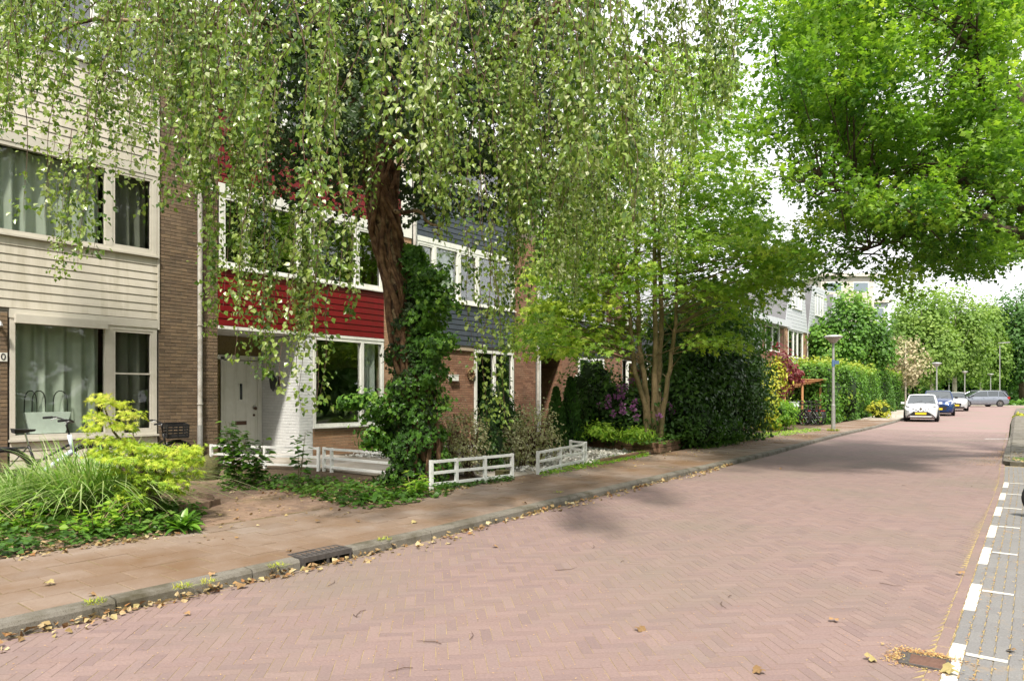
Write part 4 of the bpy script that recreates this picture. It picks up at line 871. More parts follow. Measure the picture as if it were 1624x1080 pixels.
for i in range(10):
    a = i * .63; m.tube([Vector((cos(a) * .36, sin(a) * .36, 0)), Vector((cos(a + .3) * .30, sin(a + .3) * .30, .7)), Vector((-.12 + cos(a + .6) * .26, sin(a + .6) * .24, 1.5)), Vector((-.2 + cos(a + .9) * .25, .0 + sin(a + .9) * .22, 2.1))], [.04, .035, .03, .015], 6)
m.obj('stem', M['vine'], ivy_plant)
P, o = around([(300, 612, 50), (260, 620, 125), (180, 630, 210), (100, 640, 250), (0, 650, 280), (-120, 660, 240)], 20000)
iv2 = empty('ivy', 'dark ivy of the upper trunk, widened to paint in the shade inside the birch crown', 'ivy', base)
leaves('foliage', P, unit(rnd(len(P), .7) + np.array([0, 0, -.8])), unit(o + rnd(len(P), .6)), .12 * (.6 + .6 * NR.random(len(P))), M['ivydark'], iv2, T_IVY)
m = MB()
for i in range(8):
    a = i * .8; m.tube([fine[17] + Vector((cos(a) * .25, sin(a) * .25, 0)), fine[22] + Vector((cos(a + 1) * .5, sin(a + 1) * .5, 0)), fine[26] + Vector((cos(a + 1.6) * .8, sin(a + 1.6) * .8, .2))], [.03, .025, .01], 5)
m.obj('stem', M['vine'], iv2)
# side sprays of ivy
SPR = 0
for (a, b, w_) in ((600, 640, 30), (598, 690, 22), (702, 470, 30), (700, 545, 24), (566, 632, 14), (690, 430, 18)):
    P, D, N_ = shell(np.array(cw(a, 10.5, b)) - np.array(base), (w_ / 100, .3, w_ / 130), 330, 12, .3, .4)
    leaves('side_spray', P, D, N_, .085, M['ivy'], ivy_plant, T_IVY, kind='stuff')

# ---- multi stemmed maple
mb = cw(1035, 17.5, h=.38); maple = empty('maple_tree', 'multi stemmed maple with layered bright green leaves rising from the raised sleeper bed', 'tree', mb)
lm = lambda px, py, z=17.5: cw(px, z, py) - mb
STEMS = [([(1027, 700, 17.4), (1022, 640, 17.3), (1007, 587, 17.2), (1000, 520, 17.1), (997, 467, 17.0), (985, 400, 16.9), (972, 340, 16.7)], .095),
         ([(1032, 700, 17.6), (1026, 640, 17.5), (1022, 600, 17.5), (1015, 550, 17.5), (1012, 467, 17.5), (1008, 400, 17.5), (1003, 285, 17.5), (1000, 200, 17.5)], .11),
         ([(1040, 700, 17.5), (1038, 660, 17.5), (1038, 600, 17.5), (1040, 550, 17.4), (1038, 433, 17.3), (1037, 330, 17.2), (1034, 190, 17.1)], .125),
         ([(1044, 690, 17.7), (1043, 633, 17.7), (1047, 560, 17.8), (1049, 500, 17.9), (1045, 400, 18), (1048, 300, 18), (1050, 180, 18)], .12),
         ([(1046, 705, 17.4), (1052, 650, 17.3), (1058, 610, 17.3), (1065, 560, 17.4), (1071, 515, 17.4), (1074, 433, 17.5), (1077, 350, 17.6), (1082, 250, 17.7)], .095)]
stem_pts = []
for pts, r0 in STEMS:
    P_ = [lm(a, b, z) for a, b, z in pts]; Q = []
    for i in range(len(P_) - 1):
        for t in (0, .25, .5, .75): Q.append(P_[i].lerp(P_[i + 1], t) + Vector((R.gauss(0, .01), R.gauss(0, .01), 0)))
    Q.append(P_[-1]); o_ = MB().tube(Q, [.66 * r0 * (1.15 - .75 * i / (len(Q) - 1)) for i in range(len(Q))], 10).obj('stem', M['maplebark'], maple, smooth=True); stem_pts += [(q, r0 * .3) for q in Q[9:]]
MBX = [845, 880, 930, 980, 1040, 1100, 1150, 1200, 1240, 1275]; MBY = [545, 560, 555, 545, 470, 500, 560, 480, 430, 395]
MTY = [500, 330, 240, 160, 80, 60, 110, 330, 390, 385]
br = MB(); LP, LD, LN, LT = [], [], [], []
for i in range(330):
    for _ in range(40):
        u = R.uniform(845, 1250); bot, top = np.interp(u, MBX, MBY), np.interp(u, MBX, MTY); py = R.uniform(top, bot)
        if 990 < u < 1090 and R.random() < (.8 if py > 430 else .35): continue
        break
    if u > 1165 and R.random() < .35: continue
    z = 17.4 + R.gauss(0, 1.5); z = max(14.4, min(20.5, z)); c = lm(u, py, z); rad = R.uniform(.45, .85); tl = R.gauss(0, .12); outd = Vector((c.x, c.y, 0))
    outd = outd.normalized() if outd.length > .01 else Vector((1, 0, 0))
    cands = [s for s in stem_pts if s[0].z < c.z + .1] or stem_pts
    s_ = min(cands, key=lambda s: (s[0] - c).length + R.uniform(0, 1.6)); mid = (s_[0] + c) / 2 + Vector((R.gauss(0, .08), R.gauss(0, .08), .06)); br.tube([s_[0], mid, c], [.015, .010, .004], 4, cap=False)
    k = int(70 * (rad / .65) ** 2); a = NR.random(k) * 2 * pi; q = rad * np.sqrt(NR.random(k)); off = np.stack([q * np.cos(a), q * np.sin(a), NR.normal(size=k) * .09 - q * q * .22], 1)
    off[:, 2] += (off[:, 0] * outd.x + off[:, 1] * outd.y) * (-.22 + tl); LP.append(np.array(c) + off)
    LD.append(unit(off * np.array([1.2, 1.2, 0]) + rnd(k, .3) + np.array([0, 0, -.35]))); LN.append(unit(np.array([0, 0, 1.]) + rnd(k, .42) + np.array([.25, -.35, 0]) + np.array([outd.x, outd.y, 0]) * .25))
    bright = .85 if (py > 390 and u < 1060 and R.random() < .5) else .58  # half the lower left pads tinted yellower, sunlight painted into the leaves
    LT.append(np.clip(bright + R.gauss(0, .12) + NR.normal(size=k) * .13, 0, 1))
for i in range(60):
    s_ = R.choice(stem_pts)[0]; br.tube([s_, s_ + Vector((R.gauss(0, .5), R.gauss(0, .5), R.uniform(.2, .7)))], [.02, .006], 4, cap=False)
br.obj('branch', M['maplebark'], maple, 'stuff'); LP = np.concatenate(LP); print('maple leaves', len(LP))
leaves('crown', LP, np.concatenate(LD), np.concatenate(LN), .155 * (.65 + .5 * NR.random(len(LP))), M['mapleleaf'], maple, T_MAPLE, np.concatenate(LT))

# ---- oak overhanging from the right
ob = Vector((1.35, 18.9, .12)); oak = empty('oak_tree', 'spreading oak reaching over the road from the right edge', 'tree', ob)
lo_ = lambda px, py, z: cw(px, z, py) - ob
tr = MB(); tr.tube([(0, 0, 0), (0, .05, 1.5), (-.05, 0, 3.2), (-.1, -.1, 5.2), (.1, 0, 7.5), (0, 0, 10)], [.42, .34, .31, .27, .2, .1], 14)
oak_br = []
def olimb(start, pts, r0, r1):
    P_ = [Vector(start)] + [lo_(*p) for p in pts]; Q = []
    for i in range(len(P_) - 1):
        for t in (0, .25, .5, .75): Q.append(P_[i].lerp(P_[i + 1], t) + Vector((R.gauss(0, .05), R.gauss(0, .05), R.gauss(0, .05))))
    Q.append(P_[-1]); tr.tube(Q, [r0 + (r1 - r0) * i / (len(Q) - 1) for i in range(len(Q))], 8)
    for i, q in enumerate(Q): oak_br.append(q)
olimb((0, 0, 3.9), [(1660, 385, 13.5), (1590, 352, 12.8), (1500, 330, 12.2), (1400, 300, 11.8), (1300, 290, 11.5)], .16, .03)
olimb((0, 0, 3.4), [(1650, 345, 13), (1560, 295, 12.6), (1480, 262, 12.4), (1380, 285, 12.2), (1290, 310, 12)], .10, .015)
olimb((-.1, -.1, 5.4), [(1660, 210, 12), (1590, 120, 12.4), (1540, 60, 12.6), (1480, 30, 12.8), (1360, 30, 13)], .13, .03)
olimb((-.05, 0, 5.0), [(1640, 250, 12.5), (1570, 165, 12), (1550, 90, 11.5), (1535, 30, 11.2)], .10, .03)
olimb((0, 0, 4.4), [(1640, 300, 13), (1540, 330, 13.6), (1440, 370, 14.2), (1360, 400, 14.6)], .10, .02)
olimb((0, 0, 5.8), [(1700, 100, 14), (1600, 20, 14), (1450, -40, 13.5), (1300, 40, 13)], .12, .03); olimb((0, 0, 4), [(1500, 260, 14.5), (1350, 200, 14), (1240, 160, 13.5)], .10, .02)
olimb((0, 0, 6.6), [(1850, 0, 15), (2000, -50, 16)], .1, .03)
OX = [1165, 1200, 1240, 1300, 1340, 1380, 1410, 1440, 1470, 1520, 1560, 1590, 1624, 1700, 2000]; OY = [300, 365, 395, 445, 425, 405, 445, 465, 425, 425, 430, 430, 400, 380, 300]
LP, LD, LN, LT = [], [], [], []; br = MB()
for i in range(900):
    inside = i < 640
    if inside: u = R.uniform(1178, 1640); py = R.uniform(-60, np.interp(u, OX, OY))
    else: u = R.uniform(1500, 2000) if i % 2 else R.uniform(1200, 1800); py = R.uniform(-50, 380) if i % 2 else R.uniform(-300, -50)
    if inside and u < 1250 and R.random() < .62 or inside and u < 1330 and py > 230 and R.random() < .5: continue
    z = R.uniform(10.2, 15.5) if inside else R.uniform(11, 18)
    if py > 330: z = R.uniform(11.5, 16)
    c = lo_(u, py, z); rad = R.uniform(.22, .46)
    if inside and R.random() < .6 or not inside and R.random() < .2:
        s_ = min(oak_br, key=lambda q: (q - c).length + R.uniform(0, 1.8))
        if (s_ - c).length < 2.4: br.tube([s_, (s_ + c) / 2 + Vector((R.gauss(0, .12), R.gauss(0, .12), R.gauss(.05, .12))), c], [.022, .013, .005], 4, cap=False)
    k = int((80 if inside else 34) * (rad / .34) ** 2); u_ = unit(rnd(k)); off = u_ * (rad * NR.random((k, 1)) ** .45) * np.array([1.15, 1.15, .75]); LP.append(np.array(c) + off)
    LD.append(unit(off * 3 + rnd(k, .4) + np.array([0, 0, .12]))); LN.append(unit(u_ * .5 + rnd(k, .4) + np.array([0, 0, .85])))
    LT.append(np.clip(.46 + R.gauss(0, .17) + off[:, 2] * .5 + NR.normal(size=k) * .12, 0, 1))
tr.obj('trunk', M['darkbark'], oak, smooth=True); br.obj('branch', M['darkbark'], oak, 'stuff'); LP = np.concatenate(LP); print('oak leaves', len(LP))
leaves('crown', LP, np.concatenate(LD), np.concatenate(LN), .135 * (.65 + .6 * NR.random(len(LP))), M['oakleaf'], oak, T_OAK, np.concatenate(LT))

# ---- front garden shrubs
shrub('conifer', 'rounded dark green conifer in front of the sliding door of the blue house', 'conifer', [ell(792, 606, 715, 14.6, 58, h0=.1), ell(800, 640, 715, 14.9, 70, h0=.1)], 4200, .10, M['conifer'], T_NEEDLE, 60, .2, .75, base=.4)
for a, b, w_, z, lab in ((882, 618, 36, 17.3, 'pointed dark conifer beside the cream door, left one of the pair'), (905, 602, 40, 17.6, 'taller pointed conifer beside the brick pillar, right one of the pair')):
    t_ = ell(a, b, 705, z, w_, h0=.1); root = empty('conifer', lab, 'conifer', (t_[0][0], t_[0][1], .1)); hh = t_[0][2] * 2 - .2; n = 2600; q = NR.random(n) ** .8; a_ = NR.random(n) * 2 * pi
    rr = t_[1][0] * (1 - q) ** .75 * (.75 + .35 * NR.random(n)) * (1 + .15 * np.sin(a_ * 5 + q * 20)); P = np.stack([rr * np.cos(a_), rr * np.sin(a_), .05 + q * hh], 1)
    o = np.stack([np.cos(a_), np.sin(a_), np.full(n, .5)], 1); leaves('foliage', P, unit(o * .6 + rnd(n, .35) + np.array([0, 0, .9])), unit(o + rnd(n, .4)), .12, M['conifer'], root, T_NEEDLE, clump_tint(P, 5))
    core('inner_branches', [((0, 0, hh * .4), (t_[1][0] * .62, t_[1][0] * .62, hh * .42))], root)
    MB().tube([(0, 0, 0), (0, 0, hh * .8)], [.04, .01], 6).obj('trunk', M['darkbark'], root)
def twiggy(name, label, cat, ells, n, size, mt, nst=26, tmpl=T_OVAL, cl=70):
    r_ = shrub(name, label, cat, ells, n, size, mt, tmpl, cl, .2, .45, stems=False, corek=0, base=.5)
    m = MB(); b0 = r_.location
    for i in range(nst):
        e = R.choice(ells); c = Vector(e[0]) - Vector(b0); a = R.uniform(0, 6.28); q = R.uniform(.3, .9); tip = Vector((c.x + cos(a) * e[1][0] * q, c.y + sin(a) * e[1][1] * q, c.z + e[1][2] * R.uniform(.2, .85)))
        st = Vector((c.x * .7 + R.gauss(0, .06), c.y * .7 + R.gauss(0, .06), 0)); m.tube([st, st.lerp(tip, .5) + Vector((R.gauss(0, .05), R.gauss(0, .05), .05)), tip], [.016, .011, .004], 5)
    m.obj('stem', M['twig'], r_); return r_
twiggy('variegated_shrub', 'twiggy grey green variegated shrub behind the fence right of the ivy trunk', 'shrub', [ell(742, 642, 728, 11.9, 66, h0=.1), ell(705, 655, 728, 12.2, 40, h0=.1)], 2300, .055, M['varieg'])
twiggy('variegated_shrub', 'pale variegated shrub behind the fence just left of the twin conifers', 'shrub', [ell(848, 640, 722, 13.6, 84, h0=.1), ell(815, 668, 722, 13.2, 50, h0=.1)], 2900, .06, M['varieg'])
shrub('garden_shrub', 'small dark green shrub between the two variegated shrubs', 'shrub', [ell(778, 668, 735, 12.6, 46, h0=.1)], 1100, .07, M['darkgreen'], clumps=30)
def flowers(root, pts, size=.11, n=22):
    for p in pts:
        P = np.array(p) - np.array(root.location); k = n; u_ = unit(rnd(k) + np.array([0, 0, .3])); leaves('blossom', P + u_ * size * .5 * .6, u_, unit(u_ + rnd(k, .5)), size * .75, M['purple'], root, T_OVAL)
rho = shrub('rhododendron', 'dark rhododendron with purple flower heads beside the maple stems', 'shrub', [ell(965, 598, 700, 18.3, 90, h0=.2), ell(1000, 620, 700, 18.0, 80, h0=.2), ell(930, 635, 705, 18.2, 50, h0=.2), ell(1040, 610, 700, 19.2, 90, h0=.2)], 6500, .11, M['darkgreen'], T_OVAL, 60, .2, base=.5)
flowers(rho, [cw(a, z, b) for a, b, z in ((965, 630, 17.4), (977, 628, 17.3), (986, 623, 17.4), (985, 629, 17.2), (964, 641, 17.3), (988, 642, 17.1), (1004, 646, 17.0), (988, 653, 16.8), (1010, 660, 16.8), (1045, 659, 17), (1001, 602, 17.6), (952, 642, 17.6), (1008, 636, 17.2), (982, 613, 17.5), (991, 612, 17.6), (1061, 642, 17.6), (1050, 634, 18), (1065, 650, 18), (972, 654, 17.1))])
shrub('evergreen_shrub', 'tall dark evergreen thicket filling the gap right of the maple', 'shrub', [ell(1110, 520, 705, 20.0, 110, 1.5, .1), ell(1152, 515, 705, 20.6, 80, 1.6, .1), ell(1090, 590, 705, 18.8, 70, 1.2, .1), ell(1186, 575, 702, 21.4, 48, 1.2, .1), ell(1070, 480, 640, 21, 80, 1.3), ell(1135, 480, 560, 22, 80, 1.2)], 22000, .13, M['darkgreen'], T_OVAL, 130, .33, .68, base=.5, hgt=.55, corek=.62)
shrub('light_thicket_shrub', 'lighter green foliage topping the dark thicket under the maple', 'shrub', [ell(1125, 450, 560, 20.3, 120, 1.2), ell(1180, 500, 590, 21, 60, 1.0)], 3200, .13, M['midgreen'], clumps=60, cr=.3, stems=False, corek=0)
shrub('laurel_shrub', 'lower glossy green shrub overhanging the pavement right of the sleeper bed', 'shrub', [ell(1100, 640, 712, 18.2, 80, h0=.1), ell(1145, 655, 706, 19.2, 60, h0=.1)], 3400, .10, M['midgreen'], clumps=60, base=.35)
shrub('viburnum_shrub', 'broad mid green shrub spreading behind the maple, lit on its left', 'shrub', [ell(940, 560, 640, 20.5, 90, h0=.4), ell(1185, 560, 600, 24, 60)], 2500, .11, M['midgreen'], clumps=40)
shrub('fern', 'light green fern clump on the raised bed left of the maple foot', 'fern', [ell(958, 672, 702, 17.2, 60, h0=.38)], 900, .12, M['lime'], T_NEEDLE, 20, .3, .2, stems=False, corek=0)
shrub('fern', 'light green fern clump at the foot of the maple stems', 'fern', [ell(1008, 678, 704, 16.5, 50, h0=.38)], 900, .12, M['lime'], T_NEEDLE, 20, .3, .2, stems=False, corek=0)
# yellow and purple shrubs near the bike shed, hedges
shrub('yellow_shrub', 'yellow green shrub between the dark thicket and the purple plum', 'shrub', [ell(1212, 590, 668, 27.5, 44, h0=.1), ell(1226, 575, 640, 30, 34)], 2600, .15, M['yellowleaf'], clumps=40)
shrub('verge_shrub', 'small yellow green bush on the right verge at the far edge of the road', 'shrub', [ell(1622, 654, 682, 40, 24, h0=.12)], 500, .14, M['yellowleaf'], clumps=14)
twiggy('purple_plum', 'purple leaved plum shrub standing above the bike shed', 'shrub', [ell(1236, 545, 625, 30.5, 40), ell(1250, 572, 608, 31, 46), ell(1228, 600, 650, 30, 30)], 1300, .17, M['plum'], 30)
shrub('green_shrub', 'round green shrub in front of the bike shed at the pavement', 'shrub', [ell(1228, 633, 686, 28.5, 62, h0=.1), ell(1212, 650, 688, 27.8, 46, h0=.1)], 3600, .12, M['lime'], clumps=70, base=.3, corek=.8)
def hedge(label, px0, px1, z0, z1, yt0, dep, n, sz):
    A = cw(px0, z0, h=.1); B = cw(px1, z1, h=.1); L = (B - A).length; ang = math.atan2(B.y - A.y, B.x - A.x); hgt = H + (YH - yt0) / FPX * z0 - .1
    root = empty('hedge', label, 'hedge', A, ang); k = n
    f_ = NR.random(k); side = NR.random(k); P = np.zeros((k, 3)); Nn = np.zeros((k, 3)); x = NR.random(k) * L; zc = NR.random(k) * hgt
    s1 = side < .55; s2 = (side >= .55) & (side < .82); s3 = side >= .82; yv = NR.random(k) * dep
    P[s1] = np.stack([x[s1], 0 * x[s1], zc[s1]], 1); Nn[s1] = (0, -1, .3); P[s2] = np.stack([x[s2], yv[s2], 0 * x[s2] + hgt], 1); Nn[s2] = (0, 0, 1)
    P[s3] = np.stack([0 * x[s3], yv[s3], zc[s3]], 1); Nn[s3] = (-1, 0, .3); bump_ = .20 * np.sin(x * 1.3 + zc * 1.1) + .13 * np.sin(x * 5.1 + yv * 3 + zc * 4) + NR.normal(size=k) * .07
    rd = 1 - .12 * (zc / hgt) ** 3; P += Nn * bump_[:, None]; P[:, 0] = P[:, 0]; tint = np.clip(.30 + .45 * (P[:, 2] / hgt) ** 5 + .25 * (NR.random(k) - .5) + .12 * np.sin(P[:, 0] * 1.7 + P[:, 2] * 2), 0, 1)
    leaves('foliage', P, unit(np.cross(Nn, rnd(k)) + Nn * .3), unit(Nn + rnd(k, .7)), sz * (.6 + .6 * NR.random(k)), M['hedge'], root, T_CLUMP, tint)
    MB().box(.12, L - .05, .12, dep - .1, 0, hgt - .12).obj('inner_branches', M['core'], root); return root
hedge('tall dense hedge of green leaves with yellow tips behind the nearest lamp post', 1312, 1386, 33.5, 45.5, 575, 2.4, 13000, .12)
hedge('second clipped hedge further along the pavement, before the parked cars', 1386, 1432, 46.5, 56, 585, 2.0, 7500, .13)
shrub('hedge_shrub', 'yellow tipped shrub bulging out of the tall hedge over the bike shed', 'shrub', [ell(1302, 590, 668, 36, 62, h0=.1), ell(1285, 600, 650, 39, 60, h0=.1), ell(1330, 575, 640, 37.5, 60, h0=.1)], 3400, .17, M['hedge'], clumps=60, base=.55, corek=.85)
shrub('yellow_shrub', 'low yellow shrub at the foot of the second hedge beside the pavement', 'shrub', [ell(1394, 637, 660, 41, 32, h0=.1)], 700, .13, M['yellowleaf'], clumps=20)
# grass tufts
def blades(name, parent, C_, n, rad, ht, wd, mt, lean=.5, seg_=5, tint=None, kind=None):
    a = NR.random(n) * 2 * pi; q = rad * np.sqrt(NR.random(n)); bx = C_[0] + q * np.cos(a); by = C_[1] + q * np.sin(a)
    a2 = a + NR.normal(size=n) * .8; h_ = ht * (.5 + .6 * NR.random(n)); ln = lean * (.3 + NR.random(n) ** 1.2 * 1.3) * h_; ts = np.linspace(0, 1, seg_ + 1)
    dr_ = np.stack([np.cos(a2), np.sin(a2)], 1); pr_ = np.stack([-np.sin(a2 + NR.normal(size=n) * .5), np.cos(a2)], 1); V = np.zeros((n, seg_ + 1, 2, 3))
    for j, t in enumerate(ts):
        droop = ln * t ** 1.8; up_ = h_ * (t - .45 * t ** 3 * (ln / np.maximum(h_, .01))); w2 = wd * (1 - t ** 2.2) * .5 + .0008
        for s_ in (0, 1):
            V[:, j, s_, 0] = bx + dr_[:, 0] * droop + pr_[:, 0] * w2 * (1 - 2 * s_); V[:, j, s_, 1] = by + dr_[:, 1] * droop + pr_[:, 1] * w2 * (1 - 2 * s_); V[:, j, s_, 2] = C_[2] + np.maximum(up_, .01)
    k = 2 * (seg_ + 1); Fq = np.array([(2 * j, 2 * j + 1, 2 * j + 3, 2 * j + 2) for j in range(seg_)]); F = (np.arange(n)[:, None, None] * k + Fq[None]).reshape(-1, 4)
    tt = NR.random(n) if tint is None else tint
    return link(name, npmesh(name, V.reshape(-1, 3), F, mt, np.repeat(tt, k)), parent, kind)
for (px, z, ht, rad, n, lab) in ((40, 7.9, .80, .38, 900, 'arching ornamental grass clump at the left edge in front of the parked bicycle'), (145, 8.0, 1.05, .42, 1300, 'big ornamental grass clump with straw coloured blades left of the golden maple'), (200, 7.9, .80, .24, 420, 'smaller ornamental grass clump spilling beside the golden maple foot')):
    c = cw(px, z, h=.08); root = empty('ornamental_grass', lab, 'grass clump', c, group='ornamental grass clumps in the left bed')
    blades('blades', root, (0, 0, 0), n, rad, ht, .017, M['blade'], 1.05, 7)
    blades('dry_blades', root, (0, 0, 0), n // 5, rad, ht * .6, .010, M['litter'], .6, 5)
# golden Japanese maple
ac = cw(243, 7.5, h=.08); acer = empty('golden_maple', 'small golden yellow japanese maple in the left bed under the big cream window', 'tree', ac)
m = MB(); la_ = lambda px, py, z=7.5: cw(px, z, py) - ac
for pts in ([(243, 800), (238, 760), (215, 720), (180, 680), (165, 640)], [(243, 800), (250, 760), (270, 735), (300, 725)], [(240, 790), (225, 750), (205, 715)], [(244, 800), (255, 770), (245, 730)], [(245, 795), (222, 760), (190, 735)]):
    m.tube([la_(a, b) for a, b in pts], [.028 - .005 * i for i in range(len(pts))], 6)
m.obj('trunk', M['darkbark'], acer)
LP, LD, LN = [], [], []
pads = [(165, 618, 14), (150, 628, 14), (185, 634, 18), (205, 650, 20), (150, 650, 16), (170, 668, 22), (195, 672, 18), (140, 672, 14), (160, 690, 26), (190, 692, 24), (215, 700, 26), (240, 702, 24), (265, 705, 28), (290, 708, 24), (312, 722, 14), (250, 722, 30), (280, 728, 30), (225, 725, 28), (200, 715, 26), (175, 712, 22), (300, 745, 18), (270, 752, 26), (240, 748, 28), (215, 765, 24), (200, 785, 18), (225, 790, 16), (285, 770, 16), (180, 735, 16), (150, 712, 14), (300, 708, 16), (255, 768, 20)]
for (a, b, rpx) in pads:
    for rep in range(2):
        z = 7.45 + R.gauss(0, .14); c = la_(a + R.gauss(0, 4), b + R.gauss(0, 3), z); rad = rpx / 146 * 1.1; k = int(36 * (rad / .17) ** 1.5); aa = NR.random(k) * 2 * pi; q = rad * np.sqrt(NR.random(k))
        off = np.stack([q * np.cos(aa), q * np.sin(aa), NR.normal(size=k) * .022 - q * q * .5], 1); LP.append(np.array(c) + off); LD.append(unit(off * 4 + rnd(k, .3) + np.array([0, 0, -.45]))); LN.append(unit(np.array([.25, -.2, .9]) + rnd(k, .28)))
LP = np.concatenate(LP); leaves('crown', LP, np.concatenate(LD), np.concatenate(LN), .072 * (.7 + .5 * NR.random(len(LP))), M['acerleaf'], acer, T_ACER, np.clip(.25 + .45 * (LP[:, 2] - .3) + NR.normal(size=len(LP)) * .2, 0, 1)); print('acer', len(LP))
# leafy weeds and brambles of the left bed
def herb(name, label, cat, c, stems, h_, leaf, mt, spread=.25, tmpl=T_BIRCH, per=12, group=None, stemm='lime'):
    root = empty(name, label, cat, c, group=group); m = MB(); LP, LD, LN = [], [], []
    for i in range(stems):
        a = R.uniform(0, 6.28); hh = h_ * R.uniform(.6, 1.1); q = spread * R.uniform(.3, 1); Q = [Vector((cos(a) * q * t, sin(a) * q * t, hh * (t - .15 * t * t))) for t in (0, .33, .66, 1)]
        m.tube(Q, [.007, .006, .004, .002], 4)
        for j in range(per):
            t = .25 + .75 * j / (per - 1); p = Q[0].lerp(Q[3], t); b = R.uniform(0, 6.28); d = Vector((cos(b), sin(b), -.15)); LP.append(p + d * leaf * .35); LD.append(d); LN.append(Vector((R.gauss(0, .25), R.gauss(0, .25), 1)))
    m.obj('stem', M['maplebark'], root); leaves('leaves', np.array(LP), np.array(LD), np.array(LN), leaf * (.7 + .5 * NR.random(len(LP))), mt, root, tmpl, sx=1.15); return root
herb('bramble', 'low bramble with pale yellow green leaves in front of the grass clumps', 'plant', cw(150, 6.9, h=.08), 16, .42, .085, M['lime'], .55)
herb('bramble', 'arching bramble spray at the left edge below the tall grass', 'plant', cw(45, 7.0, h=.08), 14, .48, .08, M['lime'], .55)
herb('bramble', 'bramble shoots between the grass clump and the hosta', 'plant', cw(215, 6.9, h=.08), 9, .30, .08, M['midgreen'], .4)
herb('leafy_plant', 'upright bushy plant with broad green leaves in front of the white front door', 'plant', cw(374, 10.5, h=.08), 9, 1.2, .125, M['ivy'], .30, per=24)
herb('leafy_plant', 'second upright leafy plant right of the front door plant', 'plant', cw(405, 10.4, h=.08), 8, 1.0, .12, M['ivy'], .28, per=22)
herb('leafy_plant', 'single slender leafy plant in front of the white painted brick', 'plant', cw(474, 10.3, h=.08), 4, .95, .13, M['ivy'], .18, per=13)
herb('leafy_plant', 'pale green leafy plant at the foot of the ivy trunk', 'plant', cw(655, 9.4, h=.08), 10, .42, .09, M['lime'], .3, per=10)
# ground cover
def cover(name, label, poly_px, n, size, mt, hmax=.14, tmpl=T_BIRCH, h0=.1, tint=None):
    xs = np.array([p[0] for p in poly_px], float); P = []
    A = [ground(a, b, h0) for a, b in poly_px]; A = np.array([(p.x, p.y) for p in A])
    mn, mx = A.min(0), A.max(0); Q = mn + NR.random((n * 4, 2)) * (mx - mn); ins = np.zeros(len(Q), bool); j = len(A) - 1
    for i in range(len(A)):
        c_ = ((A[i, 1] > Q[:, 1]) != (A[j, 1] > Q[:, 1])) & (Q[:, 0] < (A[j, 0] - A[i, 0]) * (Q[:, 1] - A[i, 1]) / (A[j, 1] - A[i, 1] + 1e-12) + A[i, 0]); ins ^= c_; j = i
    Q = Q[ins][:n]; hz = h0 + hmax * NR.random(len(Q)) * (.5 + .5 * np.abs(np.sin(Q[:, 0] * 3) * np.cos(Q[:, 1] * 2.6)))
    P = np.column_stack([Q, hz]); k = len(P); a = NR.random(k) * 6.28
    o = leaves(name, P, np.stack([np.cos(a), np.sin(a), -.2 + 0 * a], 1), np.array([0, 0, 1.]) + rnd(k, .35), size * (.5 + .8 * NR.random(k)), mt, None, tmpl, clump_tint(P, 3), kind='stuff'); 
    return mark(o, label, 'ground cover')
cover('ground_cover', 'mixed green ground cover along the front of the left bed', [(-40, 875), (20, 880), (110, 868), (240, 850), (310, 838), (330, 815), (250, 790), (-40, 800)], 3000, .075, M['midgreen'], .20)
cover('ground_cover', 'green leafy ground cover below the low white fence', [(345, 778), (440, 776), (500, 790), (570, 808), (640, 800), (720, 783), (720, 765), (600, 768), (500, 757), (350, 755)], 2100, .085, M['midgreen'], .15)
cover('ground_cover', 'low green weeds between the right fence and the pavement', [(690, 780), (760, 768), (812, 762), (812, 754), (700, 768)], 800, .06, M['midgreen'], .12)
cover('ground_cover', 'green strip of weeds along the pavement beside the white gravel', [(855, 756), (930, 742), (1030, 722), (1025, 715), (930, 733), (855, 748)], 1300, .06, M['lime'], .10)
cover('ground_cover', 'mixed ivy ground cover on the raised sleeper bed', [(930, 694), (1035, 706), (1090, 696), (1120, 676), (1040, 664), (950, 672)], 4200, .10, M['midgreen'], .30, h0=.36)
cover('ground_cover', 'weedy verge along the pavement between thicket and bike shed', [(1120, 712), (1200, 696), (1250, 690), (1300, 683), (1300, 679), (1200, 688), (1120, 702)], 1500, .08, M['lime'], .10)
for (ta, tb_, tn_, tr_) in ((290, 925, 60, .06), (150, 950, 50, .07), (440, 893, 60, .07), (610, 852, 40, .06), (330, 918, 40, .05), (885, 778, 26, .06), (1320, 683, 140, .22)):
    g_ = ground(ta, tb_, .12); g_ = g_ if ta < 1300 else cw(1321.5, 26.5, h=.12); root = empty('grass_tuft', {290: 'grass tuft beside the kerb in the middle of the near pavement', 150: 'grass tuft on the nearest pavement tiles at lower left', 440: 'grass tuft left of the kerb inlet drain', 610: 'grass tuft right of the kerb inlet drain', 330: 'grass tuft right of the middle one beside the kerb', 885: 'grass tuft on the pavement opposite the right railing'}[ta] if ta < 1300 else 'grass tuft ringing the foot of the nearest lamp post', 'grass tuft', g_, group='grass tufts in the pavement joints' if ta < 1300 else None)
    blades('blades', root, (0, 0, 0), tn_, tr_, .05 if ta < 1300 else .16, .005 if ta < 1300 else .016, M['yellowleaf'], 1.0, 3)
